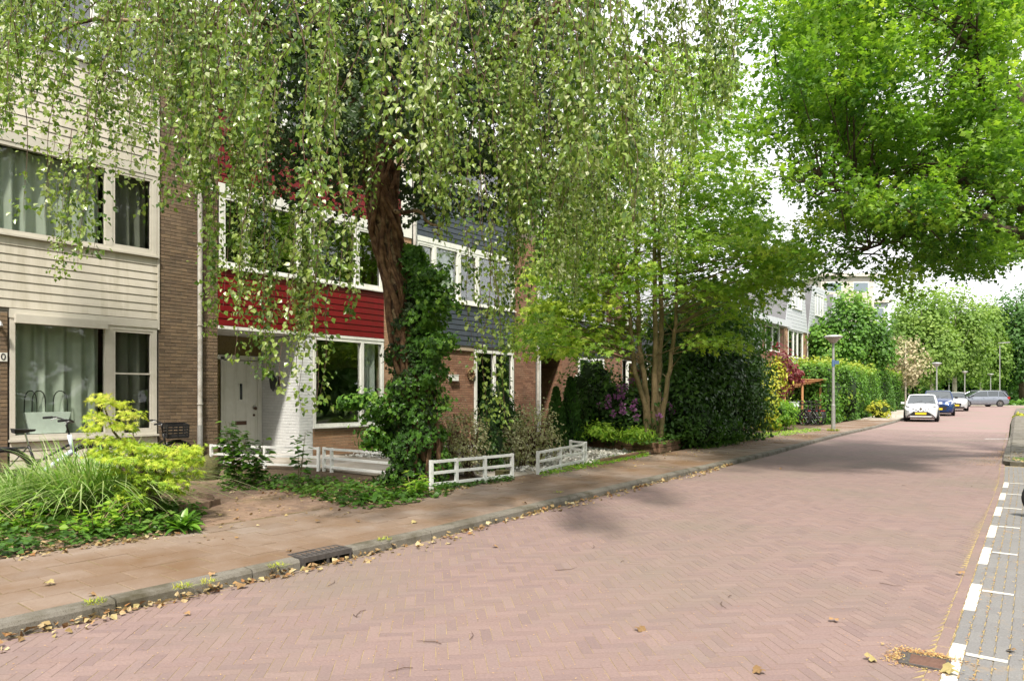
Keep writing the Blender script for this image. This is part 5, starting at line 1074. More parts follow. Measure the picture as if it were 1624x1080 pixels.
# hosta with separate leaves
hc = cw(288, 6.95, h=.09); hosta = empty('hosta', 'hosta with broad glossy green leaves at the corner of the left bed', 'plant', hc)
def bigleaf(parent, a, el, L, Wd, mt, tint):
    n = 6; V = []; dr_ = Vector((cos(a), sin(a), 0)); sd_ = Vector((-sin(a), cos(a), 0))
    for i in range(n + 1):
        t = i / n; p = dr_ * (L * (t * cos(el) )) + Vector((0, 0, L * (sin(el) * t - .55 * t * t * cos(el)) + .05)); w2 = Wd * sin(pi * min(1, t * .97 + .03)) ** .8 * (1 - .25 * t) * .5
        V += [p + sd_ * w2 + Vector((0, 0, w2 * .45)), p, p - sd_ * w2 + Vector((0, 0, w2 * .45))]
    F = np.array([(3 * i, 3 * i + 1, 3 * i + 4, 3 * i + 3) for i in range(n)] + [(3 * i + 1, 3 * i + 2, 3 * i + 5, 3 * i + 4) for i in range(n)])
    return link('leaf', npmesh('leaf', np.array([tuple(v) for v in V]), F, mt, np.full(len(V), tint), smooth=True), parent)
for i in range(30): bigleaf(hosta, R.uniform(0, 6.28), R.uniform(.35, 1.15), R.uniform(.20, .34), R.uniform(.07, .10), M['ivy'], R.uniform(.35, .95))
h2 = cw(590, 9.0, h=.09); h2e = empty('hosta', 'low broad leaved plant at the pavement edge left of the ivy trunk', 'plant', h2)
for i in range(34):
    o = bigleaf(h2e, R.uniform(0, 6.28), R.uniform(.35, 1.0), R.uniform(.16, .28), R.uniform(.07, .10), M['ivy'], R.uniform(.3, .9)); o.location = (R.uniform(-.28, .28), R.uniform(-.28, .28), 0)
# mossy boulder
bo = core('boulder', [(tuple(cw(322, 11.4, h=.22)), (.33, .3, .26))], None, M['moss'], 5); mark(bo, 'round mossy boulder beside the left end of the low white fence', 'boulder')

# ---- background trees
def far_tree(name, label, px, z, yt, yb, wpx, mt, n, size, tw_=.2, clumps=90, dz=None, base_=.5, trunk=True, tpx=None, group=None, tmpl=T_CLUMP, bark='palebark', parts=None):
    c, r_ = ell(px, yt, yb, z, wpx, dz); b = cw(tpx or px, z, h=0); b.z = gz(b.y); root = empty(name, label, 'tree', b, group=group); Lb = np.array(b)
    es = parts or [(np.array(c), np.array(r_))]
    Ps, Ds, Ns = [], [], []; 
    for c_, r2 in es:
        P, D, N_ = shell(np.array(c_) - Lb, r2, n // len(es), clumps, .17, .45, .8, .5); Ps.append(P); Ds.append(D); Ns.append(N_)
    P, D, N_ = map(np.concatenate, (Ps, Ds, Ns)); k = P[:, 2] > .1; P, D, N_ = P[k], D[k], N_[k]
    leaves('crown', P, D, N_, size * (.6 + .7 * NR.random(len(P))), mt, root, tmpl, clump_tint(P, 1.3, base_, .25, .22, .25))
    if trunk:
        top = Vector(c) - b; m = MB().tube([(0, 0, -.1), Vector((top.x * .3, top.y * .3, top.z * .5)), top, top + Vector((0, 0, r_[2] * .7))], [tw_, tw_ * .8, tw_ * .55, tw_ * .15], 8)
        for i in range(9):
            s_ = Vector((top.x * .6, top.y * .6, top.z * R.uniform(.5, 1.2))); a = R.uniform(0, 6.28); m.tube([s_, s_ + Vector((cos(a) * r_[0] * .6, sin(a) * r_[0] * .6, r_[2] * R.uniform(.1, .6)))], [tw_ * .3, tw_ * .06], 5)
        m.obj('trunk', M[bark], root, smooth=True)
    return root
def E2(*a): return [tuple(map(np.array, ell(*q))) for q in a]
far_tree('green_tree', 'mid green garden tree beside the white dormers, above the tall hedge', 1345, 48, 462, 600, 112, M['hedge'], 15000, .19, .12, bark='darkbark', base_=.45, parts=E2((1345, 462, 590, 48, 96), (1310, 515, 600, 47, 60), (1382, 505, 600, 49, 60)))
far_tree('blossom_tree', 'small beige blossoming tree right of the second hedge', 1436, 54, 532, 612, 62, M['beige'], 1800, .17, .08, bark='palebark', base_=.5, clumps=60)
far_tree('birch_tree', 'tall light green birch with its trunk beside the second lamp post', 1462, 74, 452, 612, 110, M['palegreen'], 15000, .24, .19, tpx=1481, parts=E2((1455, 455, 590, 74, 84), (1478, 490, 610, 73, 70), (1430, 520, 610, 75, 60)))
far_tree('birch_tree', 'light green birch with a pale bare trunk in the middle of the street end', 1515, 76, 448, 608, 110, M['palegreen'], 15000, .24, .24, tpx=1514, parts=E2((1510, 450, 580, 76, 84), (1538, 495, 605, 76, 60), (1498, 520, 600, 75, 60)))
far_tree('birch_tree', 'light green birch at the right of the three by the cross street', 1556, 84, 478, 614, 90, M['palegreen'], 9000, .27, .16, parts=E2((1552, 480, 600, 84, 70), (1572, 520, 615, 84, 50)))
far_tree('street_tree', 'big dark green tree with a brown trunk at the right edge', 1612, 86, 452, 615, 110, M['deepgreen'], 15000, .30, .42, tpx=1623, bark='darkbark', parts=E2((1610, 470, 600, 86, 90), (1590, 530, 618, 88, 60), (1640, 460, 610, 86, 90)))
far_tree('street_tree', 'dark green tree behind the wagon beside the tall lamp mast', 1578, 98, 500, 630, 90, M['deepgreen'], 6000, .42, .3, bark='darkbark')
far_tree('street_tree', 'dark tree crown behind the birches, left of their trunks', 1440, 100, 500, 632, 110, M['deepgreen'], 6000, .42, .3, bark='darkbark', tpx=1452)
far_tree('street_tree', 'dark tree crown seen low between the birch trunks', 1500, 112, 520, 634, 90, M['deepgreen'], 5000, .45, .3, bark='darkbark', tpx=1524)
def mass(name, label, boxes, n, size, mt, cat='woodland'):
    Ps = []; 
    for (x0, x1, y0, y1, h) in boxes:
        k = n // len(boxes); P = np.stack([x0 + NR.random(k) * (x1 - x0), y0 + NR.random(k) * (y1 - y0), .3 + NR.random(k) ** .8 * h], 1); P[:, 2] *= (.72 + .28 * np.sin(P[:, 0] * .35 + 1) * np.sin(P[:, 1] * .31 + P[:, 0] * .11)); Ps.append(P)
    P = np.concatenate(Ps); k = len(P); o = leaves(name, P, rnd(k), rnd(k) + np.array([0, 0, .8]), size * (.6 + .8 * NR.random(k)), mt, None, T_CLUMP, clump_tint(P, .5, .45, .3, .2), kind='stuff')
    return mark(o, label, cat)
mass('far_woodland', 'distant green woodland closing the end of the street', [(-46, 34, 126, 138, 9), (30, 60, 60, 130, 9)], 15000, 1.0, M['deepgreen'])
mass('opposite_woodland', 'green trees opposite the houses, seen as reflections in the windows', [(7, 12, -22, 34, 10), (-22, 8, -26, -20, 10)], 12000, .75, M['hedge'])
hb = mass('street_end_hedge', 'low hedge beyond the cross street', [(-50, -9, 87, 89, 1.2), (-7.5, 20, 87, 89, 1.0)], 5000, .3, M['hedge'], 'hedge')

# ================================================================== FENCES
def fence(label, runs, hgt=.42, n_rail=3, posts=None, group='low white railings of the front gardens', base=.1):
    """runs: list of 2D points; posts at every point and between"""
    p0 = runs[0]; root = empty('garden_fence', label, 'fence', (p0[0], p0[1], base), group=group); m_rails = []
    for i in range(len(runs) - 1):
        a = Vector((runs[i][0] - p0[0], runs[i][1] - p0[1], 0)); b = Vector((runs[i + 1][0] - p0[0], runs[i + 1][1] - p0[1], 0)); L = (b - a).length; d = (b - a) / L
        for k in range(n_rail):
            z = hgt - .022 - k * (hgt - .10) / (n_rail - 1) * .98
            MB().bar(a + Vector((0, 0, z)) + d * .02, b + Vector((0, 0, z)) - d * .02, .036, .040).obj('rail', M['whitefence'], root)
        np_ = max(1, round(L / (posts or .85)))
        for k in range(np_ + 1):
            if k == 0 and i > 0: continue
            q = a + d * (L * k / np_); MB().bar(q + Vector((0, 0, -.1)), q + Vector((0, 0, hgt + .004)), .048, .048, up=d).obj('post', M['whitefence'], root)
    return root
def g2(px, z): v = cw(px, z, h=0); return (v.x, v.y)
fence('white railing running from the brown pier past the front door', [g2(335, 13.5), g2(420, 13.1), g2(505, 12.75)], .43, posts=1.6)
fence('white railing slanting from the corner post to the ivy trunk', [g2(514, 12.75), g2(526, 12.55), g2(667, 11.2)], .43, posts=1.9)
fence('white railing right of the ivy trunk, before the path gap', [g2(684, 10.1), g2(724, 10.45), g2(769, 10.85), g2(812, 11.3)], .435, posts=2)
fence('white railing right of the path gap ending at the white gravel', [g2(853, 11.95), g2(889, 12.9), g2(925, 13.9), g2(929, 14.35), g2(905, 14.9)], .42, posts=2)
fence('short white railing standing behind the path between the shrubs', [g2(758, 12.6), g2(735, 13.6)], .42, posts=2)
# low stone block at the path
st = MB().box(-.12, .12, -.10, .10, 0, .14).obj('stone_block', M['moss']); st.location = cw(800, 11.5, h=.1); mark(st, 'small dark stone block at the foot of the fence beside the path gap', 'stone')

# sleepers of the raised bed
sl_ = empty('raised_bed', 'raised planting bed edged with old wooden sleepers around the maple', 'raised bed', (-7.6, 15.1, .1)); SO = Vector((-7.6, 15.1, .1))
def sleeper(a, b, z, h_=.13, t=.16):
    A = Vector((a[0], a[1], z + h_ / 2)) - SO; B = Vector((b[0], b[1], z + h_ / 2)) - SO; o = MB().bar(A, B, t, h_ - .008).obj('sleeper', M['sleeper'], sl_)
    bv = o.modifiers.new('bevel', 'BEVEL'); bv.width = .012; bv.segments = 2; return o
for z in (.09, .22): 
    sleeper((-10.15, 15.85), (-8.9, 15.52), z); sleeper((-8.88, 15.51), (-7.62, 15.15), z)
    sleeper((-7.60, 15.24), (-7.75, 16.6), z); sleeper((-7.76, 16.62), (-8.0, 18.1), z)
V = [(-7.68, 15.25, .33), (-8.05, 18.1, .33), (-12.9, 19, .33), (-12.9, 16.5, .33), (-10.15, 15.95, .33)]
me = bpy.data.meshes.new('bed_soil'); me.from_pydata([tuple(Vector(v) - SO) for v in V], [], [(0, 1, 2, 3, 4)]); me.materials.append(M['soil']); link('bed_soil', me, sl_)
# timber edge of the gravel bed
for (a, b) in (((-7.35, 12.3), (-7.55, 13.9)), ((-7.60, 14.0), (-7.68, 15.0))):
    o = MB().bar((a[0], a[1], .13), (b[0], b[1], .13), .10, .10).obj('edging_plank', M['sleeper']); mark(o, 'dark low edging plank %s the white gravel' % ('along the pavement side of' if a[1] < 13 else 'at the far corner of'), 'edging')
# round edging of small tiles around the left bed corner
ed = empty('bed_edging', 'curved brick edging of the left bed beside the driveway', 'edging', (0, 0, 0))
pts = [ground(a, b, .12) for a, b in ((250, 806), (290, 806), (325, 802), (345, 796), (340, 789), (318, 785))]
for i in range(len(pts) - 1):
    for t in (0, .33, .66):
        p = pts[i].lerp(pts[i + 1], t); d = (pts[i + 1] - pts[i]).normalized(); o = MB().bar((0, 0, 0), d * .13, .05, .13).obj('brick', M['drivebrick'], ed); o.location = (p.x, p.y, .13)

# ================================================================== STREET LAMPS
def lamp(label, px, z, yt, head_px, base_h=.12, sign=False, tall=False):
    b = cw(px, z, h=base_h); b.z = base_h + gz(b.y); top = H + (YH - yt) / FPX * z - b.z; r = head_px / 2 * z / FPX
    root = empty('street_lamp', label, 'street lamp', b, group='street lamps along the road')
    o = MB().tube([(0, 0, 0), (0, 0, 1.0), (0, 0, 1.02), (0, 0, top - r * .95)], [.075, .07, .055, .042], 14).obj('pole', M['steel'], root); smooth_by_angle(o)
    if tall: MB().bar((-.1, 0, top - .05), (.9, 0, top), .22, .10).obj('lamp_head', M['steel'], root)
    else:
        o = MB().lathe([(.05, top - r * 1.0), (.10, top - r * .92), (r * .55, top - r * .62), (r * .96, top - r * .30), (r, top - r * .24)], n=28).obj('lamp_shade', M['lampdome'], root, smooth=True)
        o = MB().lathe([(r * 1.02, top - r * .25), (r * 1.03, top - r * .20), (r * .8, top - r * .06), (r * .4, top), (.02, top + .01)], n=28).obj('lamp_cover', M['steel'], root, smooth=True)
    if sign:
        s = MB().box(.05, .22, -.06, -.05, top - 1.12, top - .98).obj('small_sign', M['bluemetal'], root); MB().tube([(0, 0, top - 1.2), (0, 0, top - .95)], .062, 12).obj('sign_clamp', M['bluemetal'], root)
    return root
lamp('nearest street lamp, grey pole with pink grey bowl head beside the tall hedge', 1321.5, 26.5, 530, 27, sign=True)
lamp('second street lamp, standing behind the parked white hatchback', 1485.5, 50, 574, 14)
lamp('distant small street lamp left of the middle birch trunk', 1505, 96, 584, 7)
lamp('street lamp with bowl head just left of the front of the grey wagon', 1530, 72, 588, 9)
lamp('street lamp whose pole rises behind the roof of the grey wagon', 1571, 76, 592, 9)
lamp('tall slim lamp mast behind the grey wagon at the right', 1585.5, 74, 543, 10, tall=True)

# ================================================================== VEHICLES
def car(label, kind, paint, pos, rz, L, W, HT, style, group=None, name='parked_car'):
    """+X forward, ground z 0"""
    root = empty(name, label, kind, pos, rz, group); hw = W / 2; wb = L * .62; fxw, rxw = wb / 2 + .02, -wb / 2 + .02; wr = .31 if HT < 1.6 else .35; f0, r0 = L / 2, -L / 2
    hood = {'hatch': .92, 'suv': 1.08, 'mini': .95, 'wagon': .92}[style]; deck = {'hatch': 1.0, 'suv': 1.12, 'mini': 1.0, 'wagon': .98}[style]; nose = hood - .22
    cowl = {'hatch': .72, 'suv': .78, 'mini': .62, 'wagon': .72}[style]   # x of windscreen base
    cowl = f0 - {'hatch': .78, 'suv': 1.05, 'mini': .95, 'wagon': 1.12}[style]
    # lower body: stations x, top z, half width, sill z
    S = [(r0, .72, .78, .42), (r0 + .06, deck - .12, .90, .30), (r0 + .25, deck, .96, .24), (r0 + L * .25, deck, 1.0, .2), (0, deck - .02, 1.0, .2), (cowl, hood + .03, 1.0, .2), (f0 - .55, hood - .04, .98, .2), (f0 - .25, hood - .12, .93, .2), (f0 - .08, nose, .82, .24), (f0, nose - .16, .66, .34)]
    vs_ = []; 
    for x, zt, q, zs in S:
        w_ = hw * q
        for yy, zz in ((-w_ * .93, zs), (-w_ * .985, zs + .14), (-w_, .58), (-w_ * .985, min(.80, zt - .05)), (-w_ * .90, zt - .015), (-w_ * .5, zt + .025), (0, zt + .035), (w_ * .5, zt + .025), (w_ * .90, zt - .015), (w_ * .985, min(.80, zt - .05)), (w_, .58), (w_ * .985, zs + .14), (w_ * .93, zs)): vs_.append((x, yy, zz))
    k = 13; n = len(S); fs = [(i * k + j, (i + 1) * k + j, (i + 1) * k + j + 1, i * k + j + 1) for i in range(n - 1) for j in range(k - 1)] + [tuple(range(k - 1, -1, -1)), tuple((n - 1) * k + j for j in range(k))] + [(i * k, i * k + k - 1, (i + 1) * k + k - 1, (i + 1) * k) for i in range(n - 1)]
    body = MB().add(vs_, fs).obj('body', paint, root); smooth_by_angle(body, 40)
    # greenhouse: glass body with painted roof and pillars
    rf_f = cowl - {'hatch': .75, 'suv': .75, 'mini': .50, 'wagon': .95}[style]; rf_r = r0 + {'hatch': .50, 'suv': .45, 'mini': .45, 'wagon': .55}[style]; bz = deck - .02
    G = [(r0 + .14, bz, .82, bz), (rf_r, HT - .06, .72, bz), ((rf_f + rf_r) / 2, HT - .005, .74, bz), (rf_f, HT - .04, .72, bz), (cowl + .04, hood + .02, .82, hood - .02)]
    gv = []
    for x, zt, q, zb in G:
        w_ = hw * q; wb_ = hw * .90
        gv += [(x, -wb_, zb), (x, -w_, zt - .01), (x, 0, zt + .015), (x, w_, zt - .01), (x, wb_, zb)]
    fs = [(i * 5 + j, (i + 1) * 5 + j, (i + 1) * 5 + j + 1, i * 5 + j + 1) for i in range(4) for j in range(4)] + [(0, 4, 3, 2, 1), (20, 21, 22, 23, 24)]
    MB().add(gv, fs).obj('windows', M['carglass'], root)
    rv = []
    for x, zt, q in ((rf_r - .05, HT - .06, .735), (rf_r + .1, HT - .028, .745), ((rf_f + rf_r) / 2, HT + .008, .755), (rf_f - .05, HT - .02, .745), (rf_f + .04, HT - .055, .735)):
        w_ = hw * q; rv += [(x, -w_ - .015, zt - .055), (x, -w_ * .97, zt + .0), (x, -w_ * .5, zt + .022), (x, w_ * .5, zt + .022), (x, w_ * .97, zt), (x, w_ + .015, zt - .055)]
    o = MB().add(rv, [(i * 6 + j, (i + 1) * 6 + j, (i + 1) * 6 + j + 1, i * 6 + j + 1) for i in range(4) for j in range(5)]).obj('roof', paint, root); smooth_by_angle(o, 50)
    for s in (-1, 1):
        p = MB(); p.tube([(cowl + .05, s * hw * .89, hood), (rf_f + .02, s * hw * .735, HT - .06)], [.035, .03], 6).tube([(r0 + .16, s * hw * .86, bz), (rf_r - .02, s * hw * .735, HT - .08)], [.06, .05], 6)
        xm = (cowl + r0) / 2 + .15; p.tube([(xm, s * hw * .91, bz), (xm - .05, s * hw * .745, HT - .07)], [.035, .03], 6)
        if style in ('wagon', 'suv'): p.tube([(xm - L * .2, s * hw * .91, bz), (xm - L * .2 - .1, s * hw * .742, HT - .07)], [.03, .03], 6)
        p.obj('pillar', paint if style != 'mini' else M['black'], root)
        MB().box(cowl - .28, cowl - .14, s * hw * 1.0 if s > 0 else -hw - .17, hw + .17 if s > 0 else -hw, hood + .02, hood + .14).obj('mirror', M['black'] if style != 'hatch' else paint, root)
        MB().box(r0 + .5, f0 - .5, s * hw * .985 - .008, s * hw * .985 + .008, .30, .335).obj('side_trim', M['chrome'] if style == 'wagon' else M['black'], root)
        for dz in (xm - .55, xm + .35): MB().box(dz, dz + .15, s * (hw + .005) - .01, s * (hw + .005) + .01, .78, .80).obj('door_handle', paint, root)
        for wx in (fxw, rxw):
            MB().lathe([(wr + .045, -.01), (wr + .05, 0), (wr + .045, .01)], (wx, s * hw * .985, wr), 24, 'y').obj('wheel_arch', M['black'], root)
            wl = MB().lathe([(wr * .62, -.10), (wr * .93, -.105), (wr, -.07), (wr, .07), (wr * .93, .105), (wr * .62, .10)], (0, 0, 0), 24, 'y').obj('wheel', M['rubber'], root, smooth=False); wl.location = (wx, s * (hw - .085), wr); smooth_by_angle(wl)
            q = MB(); q.lathe([(wr * .64, s * .095), (wr * .66, s * .112), (wr * .58, s * .112), (wr * .56, s * .07)], (0, 0, 0), 24, 'y')
            for i in range(7):
                a = i * 2 * pi / 7; q.bar((wr * .08 * cos(a), s * .10, wr * .08 * sin(a)), (wr * .6 * cos(a), s * .105, wr * .6 * sin(a)), .045, .02, up=(0, 1, 0))
            q.lathe([(wr * .14, s * .09), (wr * .12, s * .118)], (0, 0, 0), 12, 'y'); q.obj('rim', M['chrome'], wl)
    # front end, facing +X
    fx = f0 - .02
    if style == 'hatch':
        q = MB().add([(f0 + .012, -.30, .53), (f0 + .012, .30, .53), (f0 + .012, .52, .32), (f0 + .012, -.52, .32)], [(0, 1, 2, 3)]).obj('grille', M['black'], root)
        for s in (-1, 1): MB().tube([(f0 - .25, s * .70, .83), (f0 - .06, s * .36, .68), (f0 + .01, s * .08, .57)], .024, 6).tube([(f0 + .01, s * .30, .54), (f0 + .01, s * .52, .38), (f0 - .04, s * .66, .24)], .026, 6).obj('black_trim', M['black'], root)
        MB().box(fx - .02, f0 + .02, -.5, .5, .25, .31).obj('bumper', paint, root)
    else:
        w2 = .52 if style != 'mini' else .42; MB().add([(f0 + .012, -w2, .60), (f0 + .012, w2, .60), (f0 + .012, w2 * .85, .36), (f0 + .012, -w2 * .85, .36)], [(0, 1, 2, 3)]).obj('grille', M['black'], root)
        MB().box(fx - .03, fx + .02, -.6, .6, .28, .35).obj('bumper', M['black'] if style != 'suv' else paint, root)
        if style == 'mini': MB().tube([(fx + .03, -.42, .67), (fx + .03, .42, .67)], .02, 6).obj('grille_trim', M['chrome'], root)
    for s in (-1, 1):
        if style == 'mini': MB().lathe([(.10, 0), (.12, .02), (.09, .05)], (0, 0, 0), 16, 'y').obj('headlight', M['headlamp'], root).matrix_local = Matrix.Translation((fx - .14, s * .55, .72)) @ Matrix.Rotation(-pi / 2, 4, 'Z')
        else: MB().add([(f0 - .01, s * .42, nose - .13), (f0 - .06, s * .42, nose + .015), (f0 - .26, s * hw * .80, nose + .13), (f0 - .25, s * hw * .95, nose + .05), (f0 - .07, s * hw * .84, nose - .10)], [(0, 1, 2, 3, 4) if s > 0 else (4, 3, 2, 1, 0)]).obj('headlight', M['headlamp'], root)
        MB().box(r0 - .0, r0 + .22, s * hw * .86 - .07, s * hw * .86 + .09 * 0 + .07, .72, .92).obj('tail_light', M['redlamp'], root)
    MB().box(f0 + .016, f0 + .03, -.26, .26, .38, .49).obj('number_plate', M['plate'], root); MB().box(r0 - .02, r0 + .0, -.26, .26, .6, .71).obj('number_plate', M['plate'], root)
    MB().lathe([(.07, 0), (.07, .01)], (0, fx + .03, .69), 12, 'y').obj('emblem', M['chrome'], root).matrix_local = Matrix.Rotation(-pi / 2, 4, 'Z')
    MB().tube([(cowl + .08, -.4, hood + .04), (cowl - .12, .05, hood + .20)], .01, 4).tube([(cowl + .08, .15, hood + .04), (cowl - .12, .55, hood + .2)], .01, 4).obj('wiper', M['black'], root)
    MB().box(r0 + .4, f0 - .3, -hw * .85, hw * .85, .16, .3).obj('underbody', M['black'], root)
    if style == 'wagon':
        for s in (-1, 1): MB().tube([(rf_r + .1, s * hw * .70, HT + .03), (rf_f - .1, s * hw * .70, HT + .03)], .015, 6).obj('roof_rail', M['chrome'], root)
    return root
def cpos(px, z, h=0): v = cw(px, z, h=0); return (v.x, v.y, gz(v.y) + .003)
hd = radians(-90)
P1 = cpos(1462, 38.9); car('small silver hatchback with a black cross front and yellow plate, parked nearest', 'car', M['whitepaint'], P1, hd + radians(6), 3.46, 1.62, 1.46, 'hatch', 'cars parked along the left kerb')
P2 = cpos(1488, 46.5); car('dark blue car with pale bonnet reflections parked behind the silver hatchback', 'car', M['bluepaint'], P2, hd + radians(6), 4.4, 1.84, 1.63, 'suv', 'cars parked along the left kerb')
P3 = cpos(1513, 54.5); car('small pale grey car with a black grille, third in the parked row', 'car', M['silverpaint'], P3, hd + radians(8), 3.85, 1.73, 1.43, 'mini', 'cars parked along the left kerb')
P4 = cpos(1551, 66.5); car('grey blue estate car seen side on in the cross street', 'car', M['greypaint'], P4, pi + radians(36), 4.85, 1.82, 1.50, 'wagon')
P5 = cpos(1566, 86); car('dark car of which only the pale roof shows above the grey estate', 'car', M['blackpaint'], P5, pi + radians(36), 4.4, 1.8, 1.72, 'suv')

# ================================================================== BICYCLES
def bicycle(label, pos, rz, frame, lean=0.0, step=True, crate=False, simple=False, group=None, white_tube=False):
    root = empty('bicycle', label, 'bicycle', pos, rz, group); root.rotation_euler = (lean, 0, rz); wr = .34; R0 = Vector((-.53, 0, wr)); F0 = Vector((.55, 0, wr))
    BB = Vector((-.08, 0, .30)); ST_ = Vector((-.22, 0, .72)); HB = Vector((.34, 0, .62)); HTp = Vector((.29, 0, .86))
    m = MB(); m.tube([BB, ST_], .018, 8).tube([BB, HB], .022 if not white_tube else .032, 8).tube([R0, BB], .011, 6).tube([R0, ST_], .009, 6).tube([HB, HTp], .021, 8)
    m.tube([ST_ - Vector((0, 0, .06 if not step else .3)), HTp - Vector((0, 0, .04 if not step else .15))], .018, 8); m.obj('frame', frame if not white_tube else M['black'], root, smooth=True)
    if white_tube: MB().tube([HB.lerp(BB, .02), HB.lerp(BB, .85)], .036, 8).tube([HB, HTp], .030, 8).obj('down_tube', frame, root, smooth=True)
    MB().tube([HB, F0 + Vector((-.05, .05, .1)), F0 + Vector((0, .05, 0))], .011, 6).tube([HB, F0 + Vector((-.05, -.05, .1)), F0 + Vector((0, -.05, 0))], .011, 6).obj('fork', frame, root)
    for c in (R0, F0):
        t_ = [Vector((wr * cos(a), 0, wr * sin(a))) for a in np.linspace(0, 2 * pi, 29)]; w_ = MB().tube(t_, .021, 6, cap=False).obj('wheel', M['rubber'], root, smooth=True); w_.location = c
        MB().tube([p * .93 for p in t_], .009, 4, cap=False).obj('rim', M['chrome'], w_)
        q = MB()
        for i in range(14 if not simple else 8):
            a = i * 2 * pi / (14 if not simple else 8); q.tube([(0, .02 * (-1) ** i, 0), (wr * .92 * cos(a), 0, wr * .92 * sin(a))], .0018, 3)
        q.tube([(0, -.04, 0), (0, .04, 0)], .018, 8).obj('spokes', M['chrome'], w_)
        g = MB().tube([c + Vector(((wr + .03) * cos(a), 0, (wr + .03) * sin(a))) for a in np.linspace(radians(20), radians(190), 12)], .02, 4, cap=False).obj('mudguard', M['black'], root)
    m = MB().tube([HTp, HTp + Vector((-.04, 0, .14)), HTp + Vector((-.03, 0, .17))], .013, 6); hb_ = HTp + Vector((-.03, 0, .17))
    m.tube([hb_ + Vector((-.20, -.29, .06)), hb_ + Vector((-.06, -.27, .07)), hb_ + Vector((.03, -.15, .03)), hb_, hb_ + Vector((.03, .15, .03)), hb_ + Vector((-.06, .27, .07)), hb_ + Vector((-.20, .29, .06))], .012, 6); hbo = m.obj('handlebar', M['black'], root, smooth=True)
    for s in (-1, 1): MB().tube([hb_ + Vector((-.22, s * .29, .06)), hb_ + Vector((-.10, s * .275, .068))], .018, 8).obj('grip', M['rubber'], hbo); MB().tube([hb_ + Vector((-.05, s * .25, .06)), hb_ + Vector((-.13, s * .25, .03))], .006, 4).obj('brake_lever', M['chrome'], hbo)
    MB().tube([ST_, ST_ + Vector((-.05, 0, .20))], .012, 6).obj('seat_post', M['chrome'], root); sp = ST_ + Vector((-.05, 0, .22))
    MB().add([sp + Vector(v) for v in ((-.15, -.09, .03), (-.15, .09, .03), (-.04, .085, .02), (.13, .02, .015), (.13, -.02, .015), (-.04, -.085, .02), (-.14, -.07, -.03), (-.14, .07, -.03), (-.04, .05, -.03), (.12, .015, -.01), (.12, -.015, -.01), (-.04, -.05, -.03))],
             [(0, 5, 2, 1), (5, 4, 3, 2), (6, 7, 8, 11), (11, 8, 9, 10), (0, 1, 7, 6), (1, 2, 8, 7), (2, 3, 9, 8), (3, 4, 10, 9), (4, 5, 11, 10), (5, 0, 6, 11)]).obj('saddle', M['black'], root)
    q = MB(); 
    for s in (-.06, 0, .06): q.tube([(-.24, s, .70), (-.74, s, .71)], .006, 4)
    q.tube([(-.74, -.06, .71), (-.74, .06, .71)], .006, 4).tube([(-.66, .06, .70), (-.53, .05, .34)], .005, 4).tube([(-.66, -.06, .70), (-.53, -.05, .34)], .005, 4).obj('luggage_rack', M['black'], root)
    MB().box(-.79, -.76, -.035, .035, .63, .67).obj('rear_light', M['redlamp'], root)
    MB().box(-.50, .0, .035, .055, .26, .40).obj('chain_case', M['black'], root)
    q = MB().tube([(-.08, -.09, .30), (.06, -.10, .22)], .010, 5).tube([(-.08, .09, .30), (-.22, .10, .38)], .010, 5).box(.02, .11, -.18, -.10, .21, .23).box(-.27, -.18, .10, .18, .37, .39).tube([(-.08, -.1, .3), (-.08, .1, .3)], .02, 8); q.obj('pedal_crank', M['black'], root)
    if crate:
        c0 = Vector((.52, 0, .80)); q = MB()
        for z in (0, .06, .12, .18, .235):
            for a, b in (((-.2, -.17), (.2, -.17)), ((.2, -.17), (.2, .17)), ((.2, .17), (-.2, .17)), ((-.2, .17), (-.2, -.17))): q.bar(c0 + Vector((a[0], a[1], z)), c0 + Vector((b[0], b[1], z)), .012, .045 if z in (0, .235) else .028)
        for a, b in ((-.2, -.17), (.2, -.17), (.2, .17), (-.2, .17), (0, -.17), (0, .17)): q.bar(c0 + Vector((a, b, 0)), c0 + Vector((a, b, .25)), .03, .02)
        q.box(c0.x - .2, c0.x + .2, -.17, .17, c0.z - .01, c0.z + .002).obj('crate', M['black'], root)
    return root
b1 = cw(72, 9.5, h=.12); o = bicycle('bicycle with pale head tube and red rear light parked under the big cream window', b1, radians(38.3 + 52), M['palewhite'], lean=.06, white_tube=True); o.scale = [.95] * 3
b2 = cw(232, 11.6, h=.12); o = bicycle('black bicycle with a black front crate leaning near the brown pier', b2, radians(38.3 + 42), M['black'], lean=.10, crate=True); o.scale = [.84] * 3
b3 = cw(915, 20.2, h=.12); bicycle('dark bicycle whose front wheel shows beside the rhododendron', b3, radians(20), M['black'])

# bike shed
bs = cw(1243, 32.6, h=.1); sa = math.atan2(cw(1301, 33.6, h=0).y - bs.y, cw(1301, 33.6, h=0).x - bs.x); shed = empty('bike_shed', 'open orange timber bike shelter with a sloping slatted roof beside the pavement', 'shed', bs, sa)
L = (Vector(cw(1301, 33.6, h=.1)) - bs).length
for x in (0.05, L * .5, L): 
    for y, hh in ((0, 2.0), (1.5, 1.45)): MB().box(x - .035, x + .035, y - .035, y + .035, 0, hh).obj('post', M['timber'], shed)
for i in range(9):
    y = -.15 + i * .2; z = 2.12 - i * .067; MB().bar((-.15, y, z), (L + .2, y, z), .17, .022, up=(0, .3, 1)).obj('roof_board', M['timber'], shed)
for x in (-.1, L + .15): MB().bar((x, -.2, 2.09), (x, 1.7, 1.45), .03, .09).obj('rafter', M['timber'], shed)
for z in (.55, .95, 1.30, 1.62): MB().box(0, L, 1.45, 1.475, z, z + .2).obj('back_board', M['timber'], shed)
